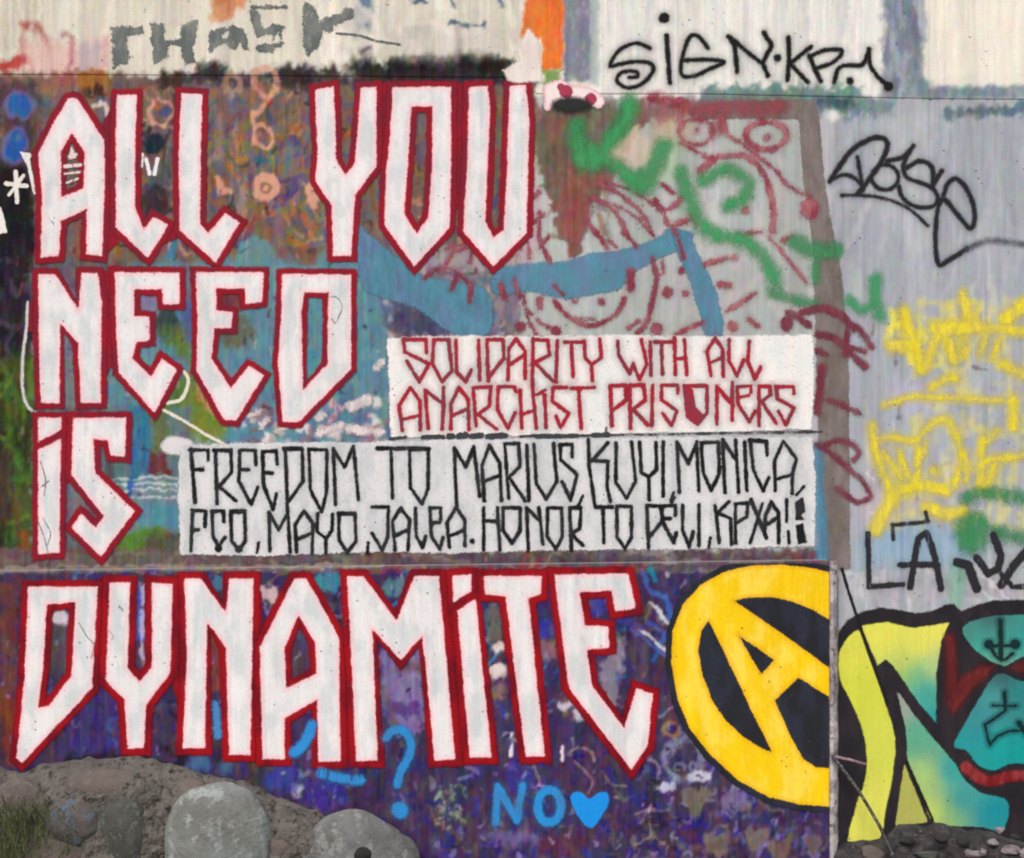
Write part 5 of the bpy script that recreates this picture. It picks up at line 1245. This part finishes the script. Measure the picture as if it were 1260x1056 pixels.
chip_m = simple('pale_chip', (132, 122, 124), (154, 144, 148), 16, 0.9, (92, 86, 90), 1.0)
blackm = simple('charred_lump', (34, 33, 36), (50, 48, 50), 16, 0.95, None, 0.8)
for i, (px, py, r_, m_) in enumerate(((1200, 1048, 16, chip_m), (1222, 1036, 9, chip_m), (1244, 1046, 12, chip_m), (1160, 1030, 12, blackm), (1186, 1034, 11, blackm), (1118, 1034, 13, blackm), (1138, 1052, 14, st_green), (1072, 1050, 15, st_brown), (1230, 1022, 7, chip_m), (1250, 1030, 8, blackm), (1100, 1056, 12, dark_mortar), (1210, 1070, 18, st_grey), (1280, 1050, 20, chip_m), (1340, 1060, 22, st_grey))):
    o = chunk('rubble_piece', px, py, 0.085, r_ * K, m_, 40 + i)
    bpy.context.view_layer.update(); child(o, foot2)

def gravel(root, n, xr, top, dfun, mat, seed, smin, smax):
    import bmesh
    q = random.Random(seed); V, F = [], []
    ico = bmesh.new(); bmesh.ops.create_icosphere(ico, subdivisions=1, radius=1.0)
    iv = [tuple(v.co) for v in ico.verts]; fi = [tuple(v.index for v in f.verts) for f in ico.faces]; ico.free()
    for _ in range(n):
        px = q.uniform(*xr); t = q.uniform(0.05, 1) ** 1.0; y = top(px) + (1120 - top(px)) * t
        c = P(px, y, dfun(px, y)); r = q.uniform(smin, smax) * q.uniform(0.5, 1); n0 = len(V)
        sx, sy, sz = q.uniform(0.8, 1.6), q.uniform(0.6, 1), q.uniform(0.5, 1)
        th = q.uniform(-1, 1)
        for x, yy, z in iv:
            k_ = r * q.uniform(0.75, 1.15); x, z = x * sx, z * sz
            V.append((c[0] + k_ * (x * math.cos(th) - z * math.sin(th)), c[1] + k_ * yy * sy, c[2] + k_ * (x * math.sin(th) + z * math.cos(th))))
        F += [tuple(n0 + i for i in f) for f in fi]
    me = bpy.data.meshes.new('gravel'); me.from_pydata(V, [], F); me.materials.append(mat)
    o = link(bpy.data.objects.new('gravel', me)); child(o, root); o['kind'] = 'stuff'


dl = lambda x, y: LOWD - 0.004 + 0.10 * min(1, (y - left_top(x)) / (1165 - left_top(x)) * 5) ** 0.6 + 0.06 * (y - left_top(x)) / 230 + 0.016 * nn2(NA, x, y) + 0.010 * nn2(NB, x, y)
dr = lambda x, y: 0.004 + 0.07 * min(1, (y - right_top(x)) / (1165 - right_top(x)) * 6) ** 0.6 + 0.07 * (y - right_top(x)) / 150 + 0.018 * nn2(NA, x, y) + 0.012 * nn2(NB, x, y)
gv_a = simple('gravel_grain', (112, 104, 98), (84, 80, 76), 26, 0.95, (138, 132, 126), 0.8)
gravel(foot, 900, (-200, 480), left_top, dl, gv_a, 5, 0.004, 0.012)
gravel(foot2, 420, (1034, 1420), right_top, dr, simple('dark_grain', (66, 62, 66), (44, 42, 46), 26, 0.95, (140, 130, 132), 0.8), 6, 0.004, 0.012)

# ------------------------------------------------------------------ weeds at the lower left, ground
weed_m = simple('grass_blade', (74, 84, 46), (52, 62, 36), 40, 0.8, (112, 112, 66), 0.1)
V, F = [], []
for _ in range(900):
    px = rnd.gauss(18, 34); py = rnd.uniform(985, 1120); dd = 0.19 + rnd.uniform(-0.03, 0.09)
    if px > 110: continue
    bx, by, bz = P(px, py + 10, dd); h = rnd.uniform(0.03, 0.10); lean = rnd.gauss(0, 0.03); out_ = rnd.uniform(0, 0.03); w_ = rnd.uniform(0.0015, 0.003)
    n0 = len(V)
    V += [(bx - w_, by, bz), (bx + w_, by, bz), (bx + lean * 0.4 + w_ * 0.7, by - out_ * 0.4, bz + h * 0.55), (bx + lean * 0.4 - w_ * 0.7, by - out_ * 0.4, bz + h * 0.55), (bx + lean, by - out_, bz + h)]
    F += [(n0, n0 + 1, n0 + 2, n0 + 3), (n0 + 3, n0 + 2, n0 + 4)]
me = bpy.data.meshes.new('weeds'); me.from_pydata(V, [], F); me.materials.append(weed_m)
tag(link(bpy.data.objects.new('weeds', me)), 'thin green grass growing over the stones in the lower left corner', 'grass', kind='stuff')
gm = simple('trodden_earth', (96, 88, 76), (116, 106, 92), 3, 0.95, (78, 72, 60), 0.8)
gv = []; gf = []
gx = list(np.linspace(-60, -4, 8)) + list(np.linspace(-3.5, 3.5, 60)) + list(np.linspace(4, 60, 8)); gy = list(np.linspace(-80, -5, 10)) + list(np.linspace(-4.5, 0.2, 40))
for y in gy:
    for x in gx: gv.append((x, y, 0.0 + 0.012 * math.sin(x * 5 + y * 3) + 0.01 * math.sin(x * 13.7 - y * 9) + (0.01 if abs(x) < 3.6 else 0)))
for j in range(len(gy) - 1):
    for i in range(len(gx) - 1):
        a = j * len(gx) + i; gf.append((a, a + 1, a + len(gx) + 1, a + len(gx)))
me = bpy.data.meshes.new('ground'); me.from_pydata(gv, [], gf); me.materials.append(gm)
tag(link(bpy.data.objects.new('ground', me)), kind='structure')
